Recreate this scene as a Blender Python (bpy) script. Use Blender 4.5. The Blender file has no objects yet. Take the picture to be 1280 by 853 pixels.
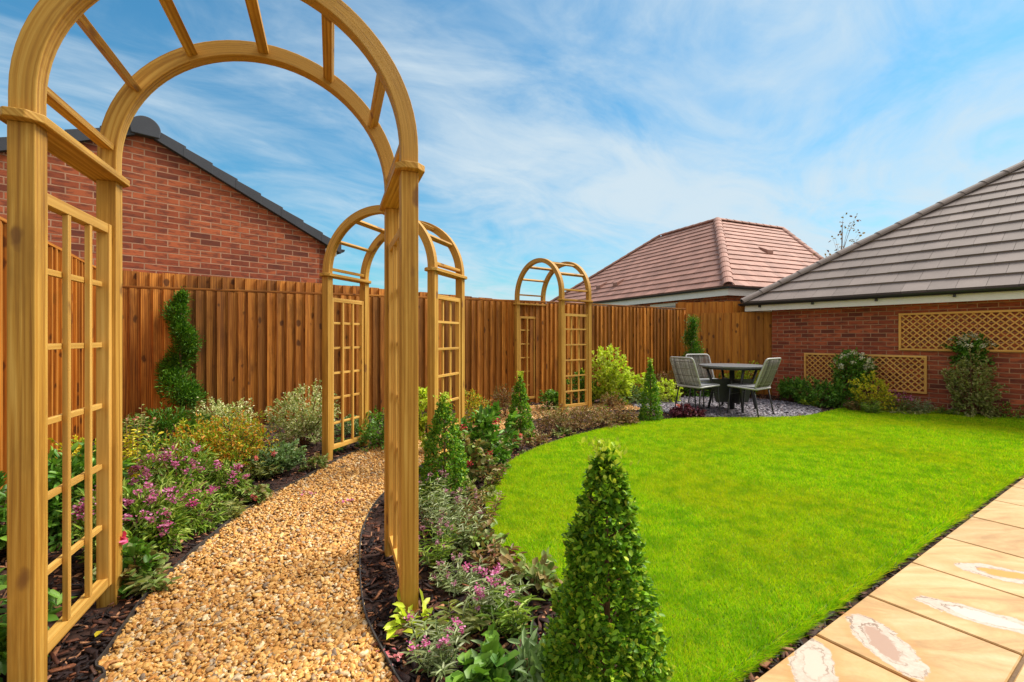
import bpy, bmesh, math, random
import numpy as np
from mathutils import Vector, Matrix
random.seed(7)
RNG = np.random.default_rng(11)
SC = bpy.context.scene
COL = SC.collection
F, HY, CX, H = 580.0, 422.0, 640.0, 1.2      # calibration of the photograph: focal length (px), horizon row, centre column, eye height (m)

def G(px, py, z=0.0):
    s = (py - HY) / (H - z)
    return ((px - CX) / s, F / s)
def PZ(px, s):                                # ground point seen in column px at scale s (px per metre)
    return ((px - CX) / s, F / s)

# ------------------------------------------------------------------ object helpers
def link(o, parent=None):
    COL.objects.link(o)
    if parent: o.parent = parent
    return o
def tag(o, label=None, cat=None, group=None, kind=None):
    if label: o['label'] = label
    if cat: o['category'] = cat
    if group: o['group'] = group
    if kind: o['kind'] = kind
    return o
def thing(name, label, cat, loc=(0, 0, 0), rz=0.0, group=None):
    o = bpy.data.objects.new(name, None); o.empty_display_size = 0.1
    link(o); o.location = loc; o.rotation_euler = (0, 0, rz)
    return tag(o, label, cat, group)
def np_mesh(name, verts, faces, mat, parent=None, smooth=False):
    verts = np.asarray(verts, np.float32); faces = np.asarray(faces, np.int32)
    me = bpy.data.meshes.new(name)
    k = faces.shape[1]
    me.vertices.add(len(verts)); me.vertices.foreach_set('co', verts.ravel())
    me.loops.add(faces.size); me.loops.foreach_set('vertex_index', faces.ravel())
    me.polygons.add(len(faces))
    me.polygons.foreach_set('loop_start', np.arange(0, faces.size, k, dtype=np.int32))
    me.polygons.foreach_set('loop_total', np.full(len(faces), k, np.int32))
    if smooth: me.polygons.foreach_set('use_smooth', np.ones(len(faces), bool))
    me.update(calc_edges=True)
    me.materials.append(mat)
    return link(bpy.data.objects.new(name, me), parent)

class MB:
    """collects primitives with UVs (u across, v along the grain, metres)"""
    def __init__(s): s.v = []; s.f = []; s.uv = []
    def quad(s, pts, uvs=None):
        b = len(s.v); s.v += [tuple(p) for p in pts]
        s.f.append(tuple(range(b, b + len(pts)))); s.uv.append(uvs or [(0, 0)] * len(pts))
    def prism(s, ring0, ring1, caps=True, u0=None, v0=None, closed=True):
        """ring0 -> ring1 : shared verts"""
        n = len(ring0); b = len(s.v)
        s.v += [tuple(p) for p in ring0] + [tuple(p) for p in ring1]
        u0 = random.random() * 10 if u0 is None else u0; v0 = random.random() * 10 if v0 is None else v0
        us = [u0]
        for i in range(n): us.append(us[-1] + (Vector(ring0[(i + 1) % n]) - Vector(ring0[i])).length)
        L = (Vector(ring1[0]) - Vector(ring0[0])).length
        for i in range(n if closed else n - 1):
            j = (i + 1) % n
            s.f.append((b + i, b + j, b + n + j, b + n + i))
            s.uv.append([(us[i], v0), (us[i + 1], v0), (us[i + 1], v0 + L), (us[i], v0 + L)])
        if caps:
            s.f.append(tuple(b + i for i in reversed(range(n)))); s.uv.append([(u0 + .3 + i * .01, v0) for i in range(n)])
            s.f.append(tuple(b + n + i for i in range(n))); s.uv.append([(u0 + .6 + i * .01, v0) for i in range(n)])
    def beam(s, p0, p1, w, h, side=(1, 0, 0)):
        """bar from p0 to p1; w along 'side', h along the third axis"""
        p0, p1 = Vector(p0), Vector(p1); d = (p1 - p0).normalized()
        sd = Vector(side); sd = (sd - d * sd.dot(d)).normalized(); up = d.cross(sd).normalized()
        c = [(-.5, -.5), (.5, -.5), (.5, .5), (-.5, .5)]
        s.prism([p0 + sd * w * a + up * h * b for a, b in c], [p1 + sd * w * a + up * h * b for a, b in c])
    def box(s, x0, x1, y0, y1, z0, z1):
        c = [(x0, y0), (x1, y0), (x1, y1), (x0, y1)]
        s.prism([(a, b, z0) for a, b in c], [(a, b, z1) for a, b in c])
    def tube(s, pts, r, n=8, closed=False):
        pts = [Vector(p) for p in pts]; rr = r if isinstance(r, (list, tuple)) else [r] * len(pts)
        b = len(s.v); N = len(pts); prev = None
        for i, p in enumerate(pts):
            a = pts[(i - 1) % N] if (i > 0 or closed) else p
            c = pts[(i + 1) % N] if (i < N - 1 or closed) else p
            d = (c - a).normalized()
            if prev is None:
                x = d.orthogonal().normalized()
            else:
                x = (prev - d * prev.dot(d)).normalized()
            prev = x; y = d.cross(x)
            for k in range(n):
                t = 2 * math.pi * k / n
                s.v.append(tuple(p + (x * math.cos(t) + y * math.sin(t)) * rr[i]))
        for i in range(N if closed else N - 1):
            j = (i + 1) % N
            for k in range(n):
                l = (k + 1) % n
                s.f.append((b + i * n + k, b + i * n + l, b + j * n + l, b + j * n + k)); s.uv.append([(k * .01, i * .1), (l * .01, i * .1), (l * .01, j * .1), (k * .01, j * .1)])
        if not closed:
            s.f.append(tuple(b + k for k in reversed(range(n)))); s.uv.append([(0, 0)] * n)
            s.f.append(tuple(b + (N - 1) * n + k for k in range(n))); s.uv.append([(0, 0)] * n)
    def build(s, name, mat, parent=None, smooth=False, bevel=0):
        me = bpy.data.meshes.new(name); me.from_pydata(s.v, [], s.f)
        uvl = me.uv_layers.new(name='UVMap')
        flat = [c for f in s.uv for uv in f for c in uv]
        uvl.data.foreach_set('uv', flat)
        if smooth: me.polygons.foreach_set('use_smooth', [True] * len(me.polygons))
        me.materials.append(mat); me.update()
        o = link(bpy.data.objects.new(name, me), parent)
        if bevel:
            m = o.modifiers.new('bevel', 'BEVEL'); m.width = bevel; m.segments = 2; m.limit_method = 'ANGLE'
        return o

# ------------------------------------------------------------------ material helpers
class NT:
    def __init__(s, name, world=None):
        if world is None:
            s.m = bpy.data.materials.new(name); s.m.use_nodes = True; s.t = s.m.node_tree
        else: s.t = world.node_tree
        s.t.nodes.clear()
    def n(s, typ, ins=None, **kw):
        nd = s.t.nodes.new(typ)
        for k, v in kw.items(): setattr(nd, k, v)
        for k, v in (ins or {}).items(): s.set(nd, k, v)
        return nd
    def set(s, nd, k, v):
        sock = nd.inputs[k]
        if isinstance(v, bpy.types.NodeSocket): s.t.links.new(v, sock)
        elif isinstance(v, bpy.types.Node): s.t.links.new(v.outputs[0], sock)
        else: sock.default_value = v
    def math(s, op, a, b=0.0, c=0.0, clamp=False):
        nd = s.n('ShaderNodeMath', operation=op, use_clamp=clamp); s.set(nd, 0, a); s.set(nd, 1, b)
        if op in ('MULTIPLY_ADD', 'SMOOTHSTEP'): s.set(nd, 2, c)
        return nd.outputs[0]
    def ramp(s, fac, stops, interp='LINEAR'):
        nd = s.n('ShaderNodeValToRGB'); s.set(nd, 0, fac); cr = nd.color_ramp; cr.interpolation = interp
        while len(cr.elements) < len(stops): cr.elements.new(.5)
        for e, (p, c) in zip(cr.elements, stops):
            e.position = p; e.color = (*c, 1) if len(c) == 3 else c
        return nd.outputs[0]
    def mix(s, fac, a, b, mode='MIX'):
        nd = s.n('ShaderNodeMix', data_type='RGBA', blend_type=mode)
        s.set(nd, 0, fac)
        for i, v in ((6, a), (7, b)):
            if isinstance(v, tuple): v = (*v, 1) if len(v) == 3 else v
            s.set(nd, i, v)
        return nd.outputs[2]
    def noise(s, vec, scale, detail=3, rough=.5, dist=0.0, out=0):
        nd = s.n('ShaderNodeTexNoise', {'Scale': scale, 'Detail': detail, 'Roughness': rough, 'Distortion': dist})
        if vec is not None: s.set(nd, 'Vector', vec)
        return nd.outputs[out]
    def maprange(s, v, a, b, c, d, smooth=False):
        nd = s.n('ShaderNodeMapRange', {0: v, 1: a, 2: b, 3: c, 4: d})
        if smooth: nd.interpolation_type = 'SMOOTHSTEP'
        return nd.outputs[0]
    def island(s): return s.n('ShaderNodeNewGeometry').outputs['Random Per Island']
    def finish(s, color, rough=.6, bump=None, bs=.3, bd=.01, spec=.5, trans=0.0, metal=0.0, transcol=None):
        p = s.n('ShaderNodeBsdfPrincipled', {'Roughness': rough, 'Specular IOR Level': spec, 'Metallic': metal})
        if isinstance(color, tuple): color = (*color, 1)
        s.set(p, 'Base Color', color)
        if bump is not None:
            b = s.n('ShaderNodeBump', {'Strength': bs, 'Distance': bd, 'Height': bump}); s.set(p, 'Normal', b)
        out = p.outputs[0]
        if trans:
            tr = s.n('ShaderNodeBsdfTranslucent'); s.set(tr, 0, transcol if transcol is not None else color)
            mx = s.n('ShaderNodeMixShader', {0: trans, 1: out, 2: tr.outputs[0]}); out = mx.outputs[0]
        o = s.n('ShaderNodeOutputMaterial'); s.t.links.new(out, o.inputs[0])
        return s.m

def wood(name, c_dark, c_mid, c_light, knot=(.10, .035, .01), grain=38.0, rough=.62, tone=.6, stain=0.0, knots=1.0, wav=.2):
    t = NT(name); uv = t.n('ShaderNodeTexCoord').outputs['UV']; isl = t.island()
    off = t.n('ShaderNodeCombineXYZ', {0: t.math('MULTIPLY', isl, 37.0), 1: t.math('MULTIPLY', isl, 91.0), 2: t.math('MULTIPLY', isl, 13.0)}).outputs[0]
    v = t.n('ShaderNodeVectorMath', {0: uv, 1: off}, operation='ADD').outputs[0]
    def scl(x, y): return t.n('ShaderNodeVectorMath', {0: v, 1: (x, y, 1)}, operation='MULTIPLY').outputs[0]
    warp = t.noise(scl(6, 1.6), 1.0, 2)
    g = t.noise(scl(grain, 1.1), 1.0, 4, .6, .6)
    w = t.n('ShaderNodeTexWave', {'Vector': scl(5, .25), 'Scale': 3.2, 'Distortion': 7.0, 'Detail': 2.0, 'Detail Scale': 1.2, 'Detail Roughness': .6}, bands_direction='X').outputs[1]
    mixv = t.math('MULTIPLY_ADD', w, wav, t.math('MULTIPLY', g, 1 - wav))
    col = t.ramp(mixv, [(.30, c_dark), (.5, c_mid), (.70, c_light)])
    # per-board tone
    tn = t.maprange(isl, 0, 1, 1 - tone * .5, 1 + tone * .35)
    col = t.mix(1.0, col, t.n('ShaderNodeCombineXYZ', {0: tn, 1: tn, 2: tn}).outputs[0], 'MULTIPLY')
    # knots
    vo = t.n('ShaderNodeTexVoronoi', {'Vector': t.n('ShaderNodeVectorMath', {0: scl(8.5, 4.6), 1: t.n('ShaderNodeVectorMath', {0: t.noise(scl(20, 14), 1.0, 2, out=1), 1: (.3, .3, 0)}, operation='MULTIPLY').outputs[0]}, operation='ADD').outputs[0], 'Scale': 1.0, 'Randomness': 1.0})
    vr = t.n('ShaderNodeSeparateColor', {0: vo.outputs['Color']}).outputs[0]
    sz = t.maprange(vr, .35, 1, 0.0, .17 * knots)
    k = t.n('ShaderNodeMapRange', {0: t.math('SUBTRACT', vo.outputs['Distance'], sz), 1: -.02, 2: .10, 3: 1, 4: 0}, interpolation_type='SMOOTHSTEP').outputs[0]
    k = t.math('MULTIPLY', k, t.math('GREATER_THAN', vr, .5))
    col = t.mix(t.math('MULTIPLY', k, .8), col, knot)
    if stain:
        st = t.noise(scl(9, 2.2), 1.0, 4, .65)
        col = t.mix(t.maprange(st, .5, .75, 0, stain), col, tuple(c * .45 for c in c_dark))
    h = t.math('MULTIPLY_ADD', k, -.5, mixv)
    return t.finish(col, rough, h, .35, .004, spec=.35)

def leafmat(name, cols, trans=.25, rough=.42, edge=None):
    """cols: list of colours picked leaf by leaf"""
    t = NT(name); isl = t.island(); n = len(cols)
    col = t.ramp(isl, [((i + .0) / n, c) for i, c in enumerate(cols)], 'LINEAR')
    geo = t.n('ShaderNodeNewGeometry')
    nz = t.noise(t.n('ShaderNodeTexCoord').outputs['Object'], 14.0, 2)
    k = t.maprange(nz, .3, .7, .75, 1.2)
    col = t.mix(1.0, col, t.n('ShaderNodeCombineXYZ', {0: k, 1: k, 2: k}).outputs[0], 'MULTIPLY')
    tc = t.mix(1.0, col, (1.15, 1.25, .6), 'MULTIPLY')
    return t.finish(col, rough + .06, spec=.28, trans=trans, transcol=tc)

def plain(name, col, rough=.5, var=.12, scale=9.0, spec=.5, metal=0.0, bs=.1):
    t = NT(name); o = t.n('ShaderNodeTexCoord').outputs['Object']
    nz = t.noise(o, scale, 5, .65)
    k = t.maprange(nz, .3, .7, 1 - var, 1 + var)
    c = t.mix(1.0, tuple(col), t.n('ShaderNodeCombineXYZ', {0: k, 1: k, 2: k}).outputs[0], 'MULTIPLY')
    return t.finish(c, rough, t.noise(o, scale * 12, 3), bs, .002, spec=spec, metal=metal)

def brick(name, c1, c2, mortar, sc=1.0, dark=(.08, .028, .022)):
    t = NT(name); uv = t.n('ShaderNodeTexCoord').outputs['UV']
    bw, bh = .225 * sc, .075 * sc
    wob = t.n('ShaderNodeVectorMath', {0: uv, 1: t.n('ShaderNodeVectorMath', {0: t.n('ShaderNodeVectorMath', {0: t.noise(uv, 14.0, 2, out=1), 1: (.5, .5, .5)}, operation='SUBTRACT').outputs[0], 1: (.006, .006, 0)}, operation='MULTIPLY').outputs[0]}, operation='ADD').outputs[0]
    br = t.n('ShaderNodeTexBrick', {'Vector': wob, 'Color1': (0, 0, 0, 1), 'Color2': (1, 1, 1, 1), 'Mortar': (.5, .5, .5, 1), 'Scale': 1.0,
        'Mortar Size': .0065 * sc, 'Mortar Smooth': .15, 'Bias': 0.0, 'Brick Width': bw, 'Row Height': bh}, offset=.5, offset_frequency=2)
    v = t.n('ShaderNodeSeparateColor', {0: br.outputs[0]}).outputs[0]
    grit = t.noise(uv, 160.0, 4, .7)
    blot = t.noise(t.n('ShaderNodeVectorMath', {0: uv, 1: (7, 22, 1)}, operation='MULTIPLY').outputs[0], 1.0, 3, .6)
    bc = t.ramp(v, [(0, c1), (.3, c2), (.55, tuple(a * 1.2 for a in c1)), (.75, c2), (1, tuple(a * .35 + b * .65 for a, b in zip(c2, dark)))])
    bc = t.mix(t.maprange(blot, .46, .62, 0, .62), bc, tuple(d * 1.3 for d in dark))
    k = t.maprange(grit, .3, .7, .8, 1.2)
    bc = t.mix(1.0, bc, t.n('ShaderNodeCombineXYZ', {0: k, 1: k, 2: k}).outputs[0], 'MULTIPLY')
    mc = t.mix(t.maprange(t.noise(uv, 5.0, 3), .3, .7, 0, 1), mortar, tuple(a * .62 for a in mortar))
    fac = br.outputs['Fac']
    col = t.mix(fac, bc, mc)
    h = t.math('SUBTRACT', t.math('MULTIPLY', grit, .25), t.math('MULTIPLY', fac, 1.0))
    return t.finish(col, .85, h, .6, .006, spec=.25)

def tilemat(name, c, var=.22, tint=None):
    t = NT(name); o = t.n('ShaderNodeTexCoord').outputs['Object']; isl = t.island()
    nz = t.noise(o, 2.3, 5, .65); gr = t.noise(o, 90.0, 4, .7)
    k = t.math('ADD', t.maprange(isl, 0, 1, 1 - var * .6, 1 + var * .6), t.math('ADD', t.maprange(nz, .3, .7, -.12, .12), t.maprange(gr, .3, .7, -.12, .12)))
    col = t.mix(1.0, c, t.n('ShaderNodeCombineXYZ', {0: k, 1: k, 2: k}).outputs[0], 'MULTIPLY')
    if tint: col = t.mix(t.maprange(nz, .5, .72, 0, .45), col, tint)
    return t.finish(col, .75, gr, .25, .004, spec=.3)

def islandcol(name, stops, rough=.6, spec=.4, bscale=60.0, bs=.3, grit=.2, trans=0.0):
    t = NT(name); isl = t.island(); o = t.n('ShaderNodeTexCoord').outputs['Object']
    col = t.ramp(isl, stops)
    g = t.noise(o, bscale, 4, .65)
    k = t.maprange(g, .3, .7, 1 - grit, 1 + grit)
    col = t.mix(1.0, col, t.n('ShaderNodeCombineXYZ', {0: k, 1: k, 2: k}).outputs[0], 'MULTIPLY')
    return t.finish(col, rough, g, bs, .003, spec=spec, trans=trans)

M = {}
M['arch'] = wood('arch_wood', (.32, .14, .015), (.52, .265, .036), (.70, .42, .09), knot=(.17, .065, .018), tone=.3, grain=64, wav=.13, stain=.45, knots=1.3)
M['arch_light'] = wood('slat_wood', (.44, .21, .035), (.60, .33, .065), (.72, .44, .11), knot=(.2, .08, .02), tone=.3, grain=50, knots=.8, wav=.12, stain=.12)
M['lattice'] = wood('lattice_wood', (.55, .25, .05), (.74, .38, .09), (.84, .48, .14), tone=.25, knots=.3)
M['fence'] = wood('fence_wood', (.20, .062, .008), (.42, .145, .018), (.64, .27, .045), knot=(.055, .014, .004), tone=1.0, grain=26, stain=.75, knots=1.3)
M['fence_old'] = wood('fence_wood_front', (.27, .085, .008), (.45, .16, .015), (.56, .235, .03), knot=(.07, .018, .005), tone=.5, grain=26, stain=.5, knots=1.4)
M['brick_g'] = brick('garage_brick', (.40, .095, .042), (.30, .066, .034), (.48, .25, .15))
M['brick_n'] = brick('neighbour_brick', (.40, .105, .042), (.32, .075, .034), (.50, .27, .17), sc=1.12)
M['tile_g'] = tilemat('grey_roof_tile', (.225, .18, .165), .2)
M['tile_r'] = tilemat('red_roof_tile', (.37, .195, .155), .3, (.28, .13, .095))
M['tile_d'] = tilemat('dark_roof_tile', (.055, .06, .075), .15)
M['white'] = plain('white_upvc', (.80, .78, .76), .35, .04)
M['black'] = plain('black_plastic', (.018, .018, .022), .35, .1)
M['black_metal'] = plain('black_metal', (.022, .023, .026), .4, .15, spec=.5)
M['grey_metal'] = plain('grey_frame', (.42, .42, .42), .45, .06)
M['tabletop'] = plain('slate_table_top', (.13, .135, .145), .35, .2, 20)
M['cord'] = islandcol('woven_cord', [(0, (.12, .11, .105)), (.5, (.22, .205, .19)), (1, (.33, .31, .29))], .8, bscale=200)
M['seat'] = plain('seat_pad', (.16, .165, .175), .8, .15, 60)
M['edging'] = plain('edging_metal', (.045, .04, .038), .5, .3, 20)
M['soil'] = plain('bark_soil', (.045, .018, .011), .95, .6, 30, bs=.8)
M['bark'] = islandcol('bark_chips', [(0, (.007, .003, .003)), (.55, (.022, .008, .007)), (.72, (.085, .026, .013)), (.86, (.22, .075, .03)), (.95, (.46, .22, .11)), (1, (.04, .018, .018))], .7, .35, 120, .5, .4)
M['stone'] = islandcol('gravel_stones', [(0, (.38, .16, .03)), (.14, (.60, .31, .08)), (.26, (.74, .43, .13)), (.38, (.44, .21, .05)), (.50, (.76, .50, .20)), (.60, (.36, .14, .025)), (.70, (.68, .38, .11)), (.78, (.20, .14, .10)), (.86, (.82, .64, .38)), (.93, (.40, .25, .13)), (1, (.50, .20, .04))], .6, .3, 110, .25, .25)
M['gravel_base'] = plain('gravel_bed', (.24, .12, .04), .95, .5, 60, bs=.9)
M['slate'] = islandcol('slate_chips', [(0, (.05, .045, .06)), (.3, (.11, .10, .13)), (.6, (.19, .17, .21)), (.85, (.32, .29, .32)), (1, (.17, .11, .12))], .6, .5, 60, .3, .2)
M['slate_base'] = plain('slate_bed', (.09, .08, .10), .95, .5, 60, bs=.9)
M['pot'] = plain('trunk_bark', (.22, .13, .08), .9, .3, 30, bs=.6)
M['stem_g'] = plain('green_stem', (.14, .19, .06), .7, .2, 30)
M['stem_b'] = plain('brown_stem', (.20, .095, .045), .8, .3, 30)
M['land'] = plain('far_ground', (.12, .13, .06), .95, .4, 1.5)
M['window'] = plain('window_glass', (.30, .27, .26), .15, .1)
L_ = leafmat
M['box'] = L_('box_leaf', [(.05, .14, .008), (.16, .36, .018), (.28, .52, .028), (.09, .24, .012), (.42, .64, .045), (.06, .16, .010)], .28)
M['box_tip'] = L_('box_leaf_new', [(.46, .58, .04), (.34, .50, .03), (.56, .64, .07)], .3)
M['box_small'] = L_('box_leaf_bright', [(.07, .18, .015), (.15, .33, .025), (.25, .46, .045), (.10, .25, .02)], .28)
M['conifer'] = L_('conifer_leaf', [(.025, .08, .008), (.07, .19, .015), (.18, .36, .03), (.04, .13, .01)], .2)
M['variegated'] = L_('variegated_leaf', [(.36, .42, .14), (.70, .70, .36), (.86, .84, .54), (.50, .54, .20), (.22, .32, .08)], .25)
M['gold'] = L_('gold_leaf', [(.78, .62, .03), (.88, .74, .07), (.42, .46, .03), (.74, .56, .03), (.20, .32, .02)], .3)
M['spirea'] = L_('orange_leaf', [(.70, .20, .02), (.75, .40, .03), (.40, .48, .03), (.20, .36, .02), (.14, .28, .02), (.78, .30, .05), (.50, .56, .05)], .3)
M['hebe'] = L_('hebe_leaf', [(.05, .11, .012), (.15, .27, .025), (.30, .44, .05), (.08, .16, .015), (.40, .50, .10)], .25)
M['green'] = L_('green_leaf', [(.06, .15, .02), (.13, .28, .03), (.22, .40, .05), (.08, .20, .025)], .25, .35)
M['bluegreen'] = L_('bluegreen_leaf', [(.12, .20, .07), (.20, .31, .12), (.29, .39, .18), (.14, .24, .06)], .22)
M['lime'] = L_('lime_leaf', [(.50, .64, .03), (.68, .76, .07), (.36, .50, .02), (.60, .66, .12)], .35)
M['silver'] = L_('silver_leaf', [(.22, .28, .10), (.34, .40, .20), (.16, .23, .06), (.42, .46, .28)], .2)
M['round'] = L_('round_leaf', [(.16, .26, .06), (.25, .36, .09), (.36, .42, .15), (.30, .20, .08)], .3)
M['bronze'] = L_('bronze_leaf', [(.16, .07, .035), (.28, .13, .06), (.30, .24, .07), (.20, .20, .06), (.38, .19, .09)], .2)
M['purple_leaf'] = L_('purple_leaf', [(.10, .02, .04), (.18, .04, .07), (.28, .08, .12), (.07, .015, .03)], .2)
M['olive'] = L_('olive_leaf', [(.22, .26, .05), (.34, .36, .10), (.14, .20, .04), (.45, .42, .18)], .28)
M['autumn'] = L_('autumn_leaf', [(.25, .12, .04), (.35, .22, .07), (.12, .10, .04), (.2, .06, .03)], .2)
M['pink'] = L_('pink_petal', [(.86, .12, .30), (.92, .24, .46), (.78, .07, .24)], .3)
M['coral'] = L_('coral_petal', [(.80, .26, .26), (.88, .42, .40), (.72, .18, .2)], .3)
M['mauve'] = L_('mauve_petal', [(.45, .06, .22), (.62, .14, .38), (.30, .04, .12), (.72, .30, .50)], .3)
M['dusty'] = L_('dusty_mauve_petal', [(.30, .10, .17), (.42, .17, .27), (.20, .07, .10), (.48, .25, .33)], .25)
M['magenta'] = L_('magenta_petal', [(.55, .05, .25), (.70, .12, .35), (.4, .04, .2)], .3)
M['red'] = L_('red_petal', [(.55, .03, .05), (.7, .08, .10), (.45, .02, .05)], .25)
M['cream'] = L_('cream_petal', [(.82, .76, .62), (.88, .84, .74), (.7, .62, .48)], .3)

# lawn
def lawn_mat():
    t = NT('lawn_blades'); o = t.n('ShaderNodeTexCoord').outputs['Object']; isl = t.island()
    a = t.ramp(isl, [(0, (.11, .28, .002)), (.25, (.26, .54, .003)), (.6, (.42, .70, .004)), (.85, (.66, .76, .01)), (1, (.68, .48, .05))])
    big = t.noise(o, .9, 4, .6, .5); mid = t.noise(o, 7.0, 3, .6)
    a = t.mix(t.maprange(big, .42, .62, 0, .38), a, (.56, .50, .008))
    a = t.mix(t.maprange(mid, .46, .64, 0, .5), a, (.13, .36, .003))
    return t.finish(a, .7, spec=.15, trans=.36, transcol=t.mix(1.0, a, (1.1, 1.15, .5), 'MULTIPLY'))
M['blade'] = lawn_mat()
M['lawn_base'] = plain('lawn_thatch', (.12, .19, .006), .95, .4, 20)

# ------------------------------------------------------------------ polygons on the ground
def smooth_pts(pts, n=6):
    """Catmull-Rom"""
    P = [np.array(p, float) for p in pts]; out = []
    for i in range(len(P) - 1):
        p0 = P[max(i - 1, 0)]; p1 = P[i]; p2 = P[i + 1]; p3 = P[min(i + 2, len(P) - 1)]
        for k in range(n):
            t = k / n
            out.append(.5 * ((2 * p1) + (-p0 + p2) * t + (2 * p0 - 5 * p1 + 4 * p2 - p3) * t * t + (-p0 + 3 * p1 - 3 * p2 + p3) * t ** 3))
    out.append(P[-1]); return [tuple(p) for p in out]
def inside(poly, x, y):
    poly = np.asarray(poly); res = np.zeros(len(x), bool); n = len(poly)
    for i in range(n):
        x0, y0 = poly[i]; x1, y1 = poly[(i + 1) % n]
        if y0 == y1: continue
        c = ((y0 > y) != (y1 > y)) & (x < (x1 - x0) * (y - y0) / (y1 - y0) + x0)
        res ^= c
    return res
def sheet(name, poly, z, mat, thick=0.0, label=None):
    bm = bmesh.new(); vs = [bm.verts.new((x, y, z)) for x, y in poly]
    f = bm.faces.new(vs)
    if f.normal.z < 0: bmesh.ops.reverse_faces(bm, faces=[f])
    bm.normal_update()
    if f.normal.z < 0: f.normal_flip()
    if thick:
        r = bmesh.ops.extrude_face_region(bm, geom=[f]);
        for v in [g for g in r['geom'] if isinstance(g, bmesh.types.BMVert)]: v.co.z -= thick
    bmesh.ops.triangulate(bm, faces=bm.faces[:])
    me = bpy.data.meshes.new(name); bm.to_mesh(me); bm.free(); me.materials.append(mat)
    o = link(bpy.data.objects.new(name, me)); o['kind'] = 'structure'; return o

# patio frame
PE0 = np.array(G(950, 853)); PE1 = np.array(G(1280, 600)); PU = (PE1 - PE0) / np.linalg.norm(PE1 - PE0); PV = np.array([PU[1], -PU[0]])
lawn_edge = smooth_pts([G(*p) for p in [(1280, 523), (1210, 519), (1140, 515.5), (1060, 512.5), (1035, 517), (1000, 523), (940, 524.5), (850, 526), (780, 533), (700, 553), (650, 573), (620, 597), (608, 625), (612, 655), (626, 688), (655, 716), (700, 750), (760, 800), (812, 868), (838, 930)]], 6)
cor = PE0 - PU * .30 - PV * .035
far = PE0 + PU * (np.dot(np.array([7.25, 5.95]) - PE0, PU)) - PV * .035
LAWN = lawn_edge + [tuple(cor), tuple(far), (7.2, 6.3)]
path_L = smooth_pts([(-2.2, .3), G(60, 900), G(120, 838), G(140, 812), G(175, 760), G(202, 732), G(227, 707), G(257, 681), G(305, 642), G(345, 618), G(381, 600), G(416, 580.5), G(456, 562), (-1.33, 5.3), (-1.05, 5.9), (-.7, 6.7), (-.2, 7.5), (.25, 7.95), (.75, 8.3), (1.4, 8.42), (2.4, 8.4)], 5)
path_R = smooth_pts([(-.2, .6), G(520, 920), G(494, 853), G(464, 794), G(454, 763), G(450, 715), G(452, 673), G(464, 642), G(478, 623), G(497, 607), G(520, 590), G(553, 570), G(598, 551), G(648, 534), G(688, 522.5), (1.0, 7.26), (1.5, 7.42), (2.3, 7.5)], 5)
PATH = path_L + path_R[::-1]
SLC, SRX, SRY = (3.62, 8.02), 1.52, 1.2
SLATE = [(SLC[0] + SRX * math.cos(a), SLC[1] + SRY * math.sin(a)) for a in np.linspace(0, 2 * math.pi, 48, endpoint=False)]

big = 160
o = sheet('ground', [(-big, -big), (big, -big), (big, big), (-big, big)], -.03, M['land'])
BED = [(-5.6, -1), (9, -1), (9, 11), (4.2, 11), (-6, 6.1)]
sheet('mulch_bed', BED, 0.0, M['soil'])
sheet('gravel_path', PATH, .006, M['gravel_base'])
sheet('slate_circle', SLATE, .010, M['slate_base'])
sheet('lawn', LAWN, .022, M['lawn_base'], .03)

# edging strips of the path
for pts, lab in ((path_L, 'thin dark edging strip along the fence side of the gravel path'), (path_R, 'thin dark edging strip along the lawn side of the gravel path')):
    mb = MB(); n = len(pts)
    for i in range(n - 1):
        a, b = pts[i], pts[i + 1]
        mb.beam((*a, .012), (*b, .012), .006, .045, side=(-(b[1] - a[1]), b[0] - a[0], 0))
    tag(mb.build('path_edging', M['edging']), lab, 'path edging')

# ------------------------------------------------------------------ scattered stuff
def rotmats(n, rng, tilt=1.0):
    a = rng.uniform(0, 2 * np.pi, n); b = rng.normal(0, tilt, n); c = rng.normal(0, tilt, n)
    ca, sa, cb, sb, cc, sn = np.cos(a), np.sin(a), np.cos(b), np.sin(b), np.cos(c), np.sin(c)
    Z = np.zeros((n, 3, 3)); Z[:, 0, 0] = ca; Z[:, 0, 1] = -sa; Z[:, 1, 0] = sa; Z[:, 1, 1] = ca; Z[:, 2, 2] = 1
    X = np.zeros((n, 3, 3)); X[:, 0, 0] = 1; X[:, 1, 1] = cb; X[:, 1, 2] = -sb; X[:, 2, 1] = sb; X[:, 2, 2] = cb
    Y = np.zeros((n, 3, 3)); Y[:, 1, 1] = 1; Y[:, 0, 0] = cc; Y[:, 0, 2] = sn; Y[:, 2, 0] = -sn; Y[:, 2, 2] = cc
    return Z @ X @ Y
def ico(sub):
    bm = bmesh.new(); bmesh.ops.create_icosphere(bm, subdivisions=sub, radius=1)
    v = np.array([x.co[:] for x in bm.verts]); f = np.array([[q.index for q in p.verts] for p in bm.faces]); bm.free(); return v, f
def sample(poly, n, excl=(), dref=1.5, power=1.3, dmax=14, rng=RNG, bounds=None):
    poly = np.asarray(poly); x0, y0 = poly.min(0); x1, y1 = poly.max(0); out = []; tot = 0
    for _ in range(400):
        x = rng.uniform(x0, x1, 60000); y = rng.uniform(y0, y1, 60000)
        d = np.hypot(x, y); keep = rng.random(60000) < np.minimum(1, (dref / np.maximum(d, .01))) ** power
        keep &= (y > .9) & (np.abs(x) < 1.25 * y + .5)
        x, y = x[keep], y[keep]; k = inside(poly, x, y)
        for e in excl: k &= ~inside(e, x, y)
        out.append(np.stack([x[k], y[k]], 1)); tot += k.sum()
        if tot >= n: break
    return np.concatenate(out)[:n]
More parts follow.
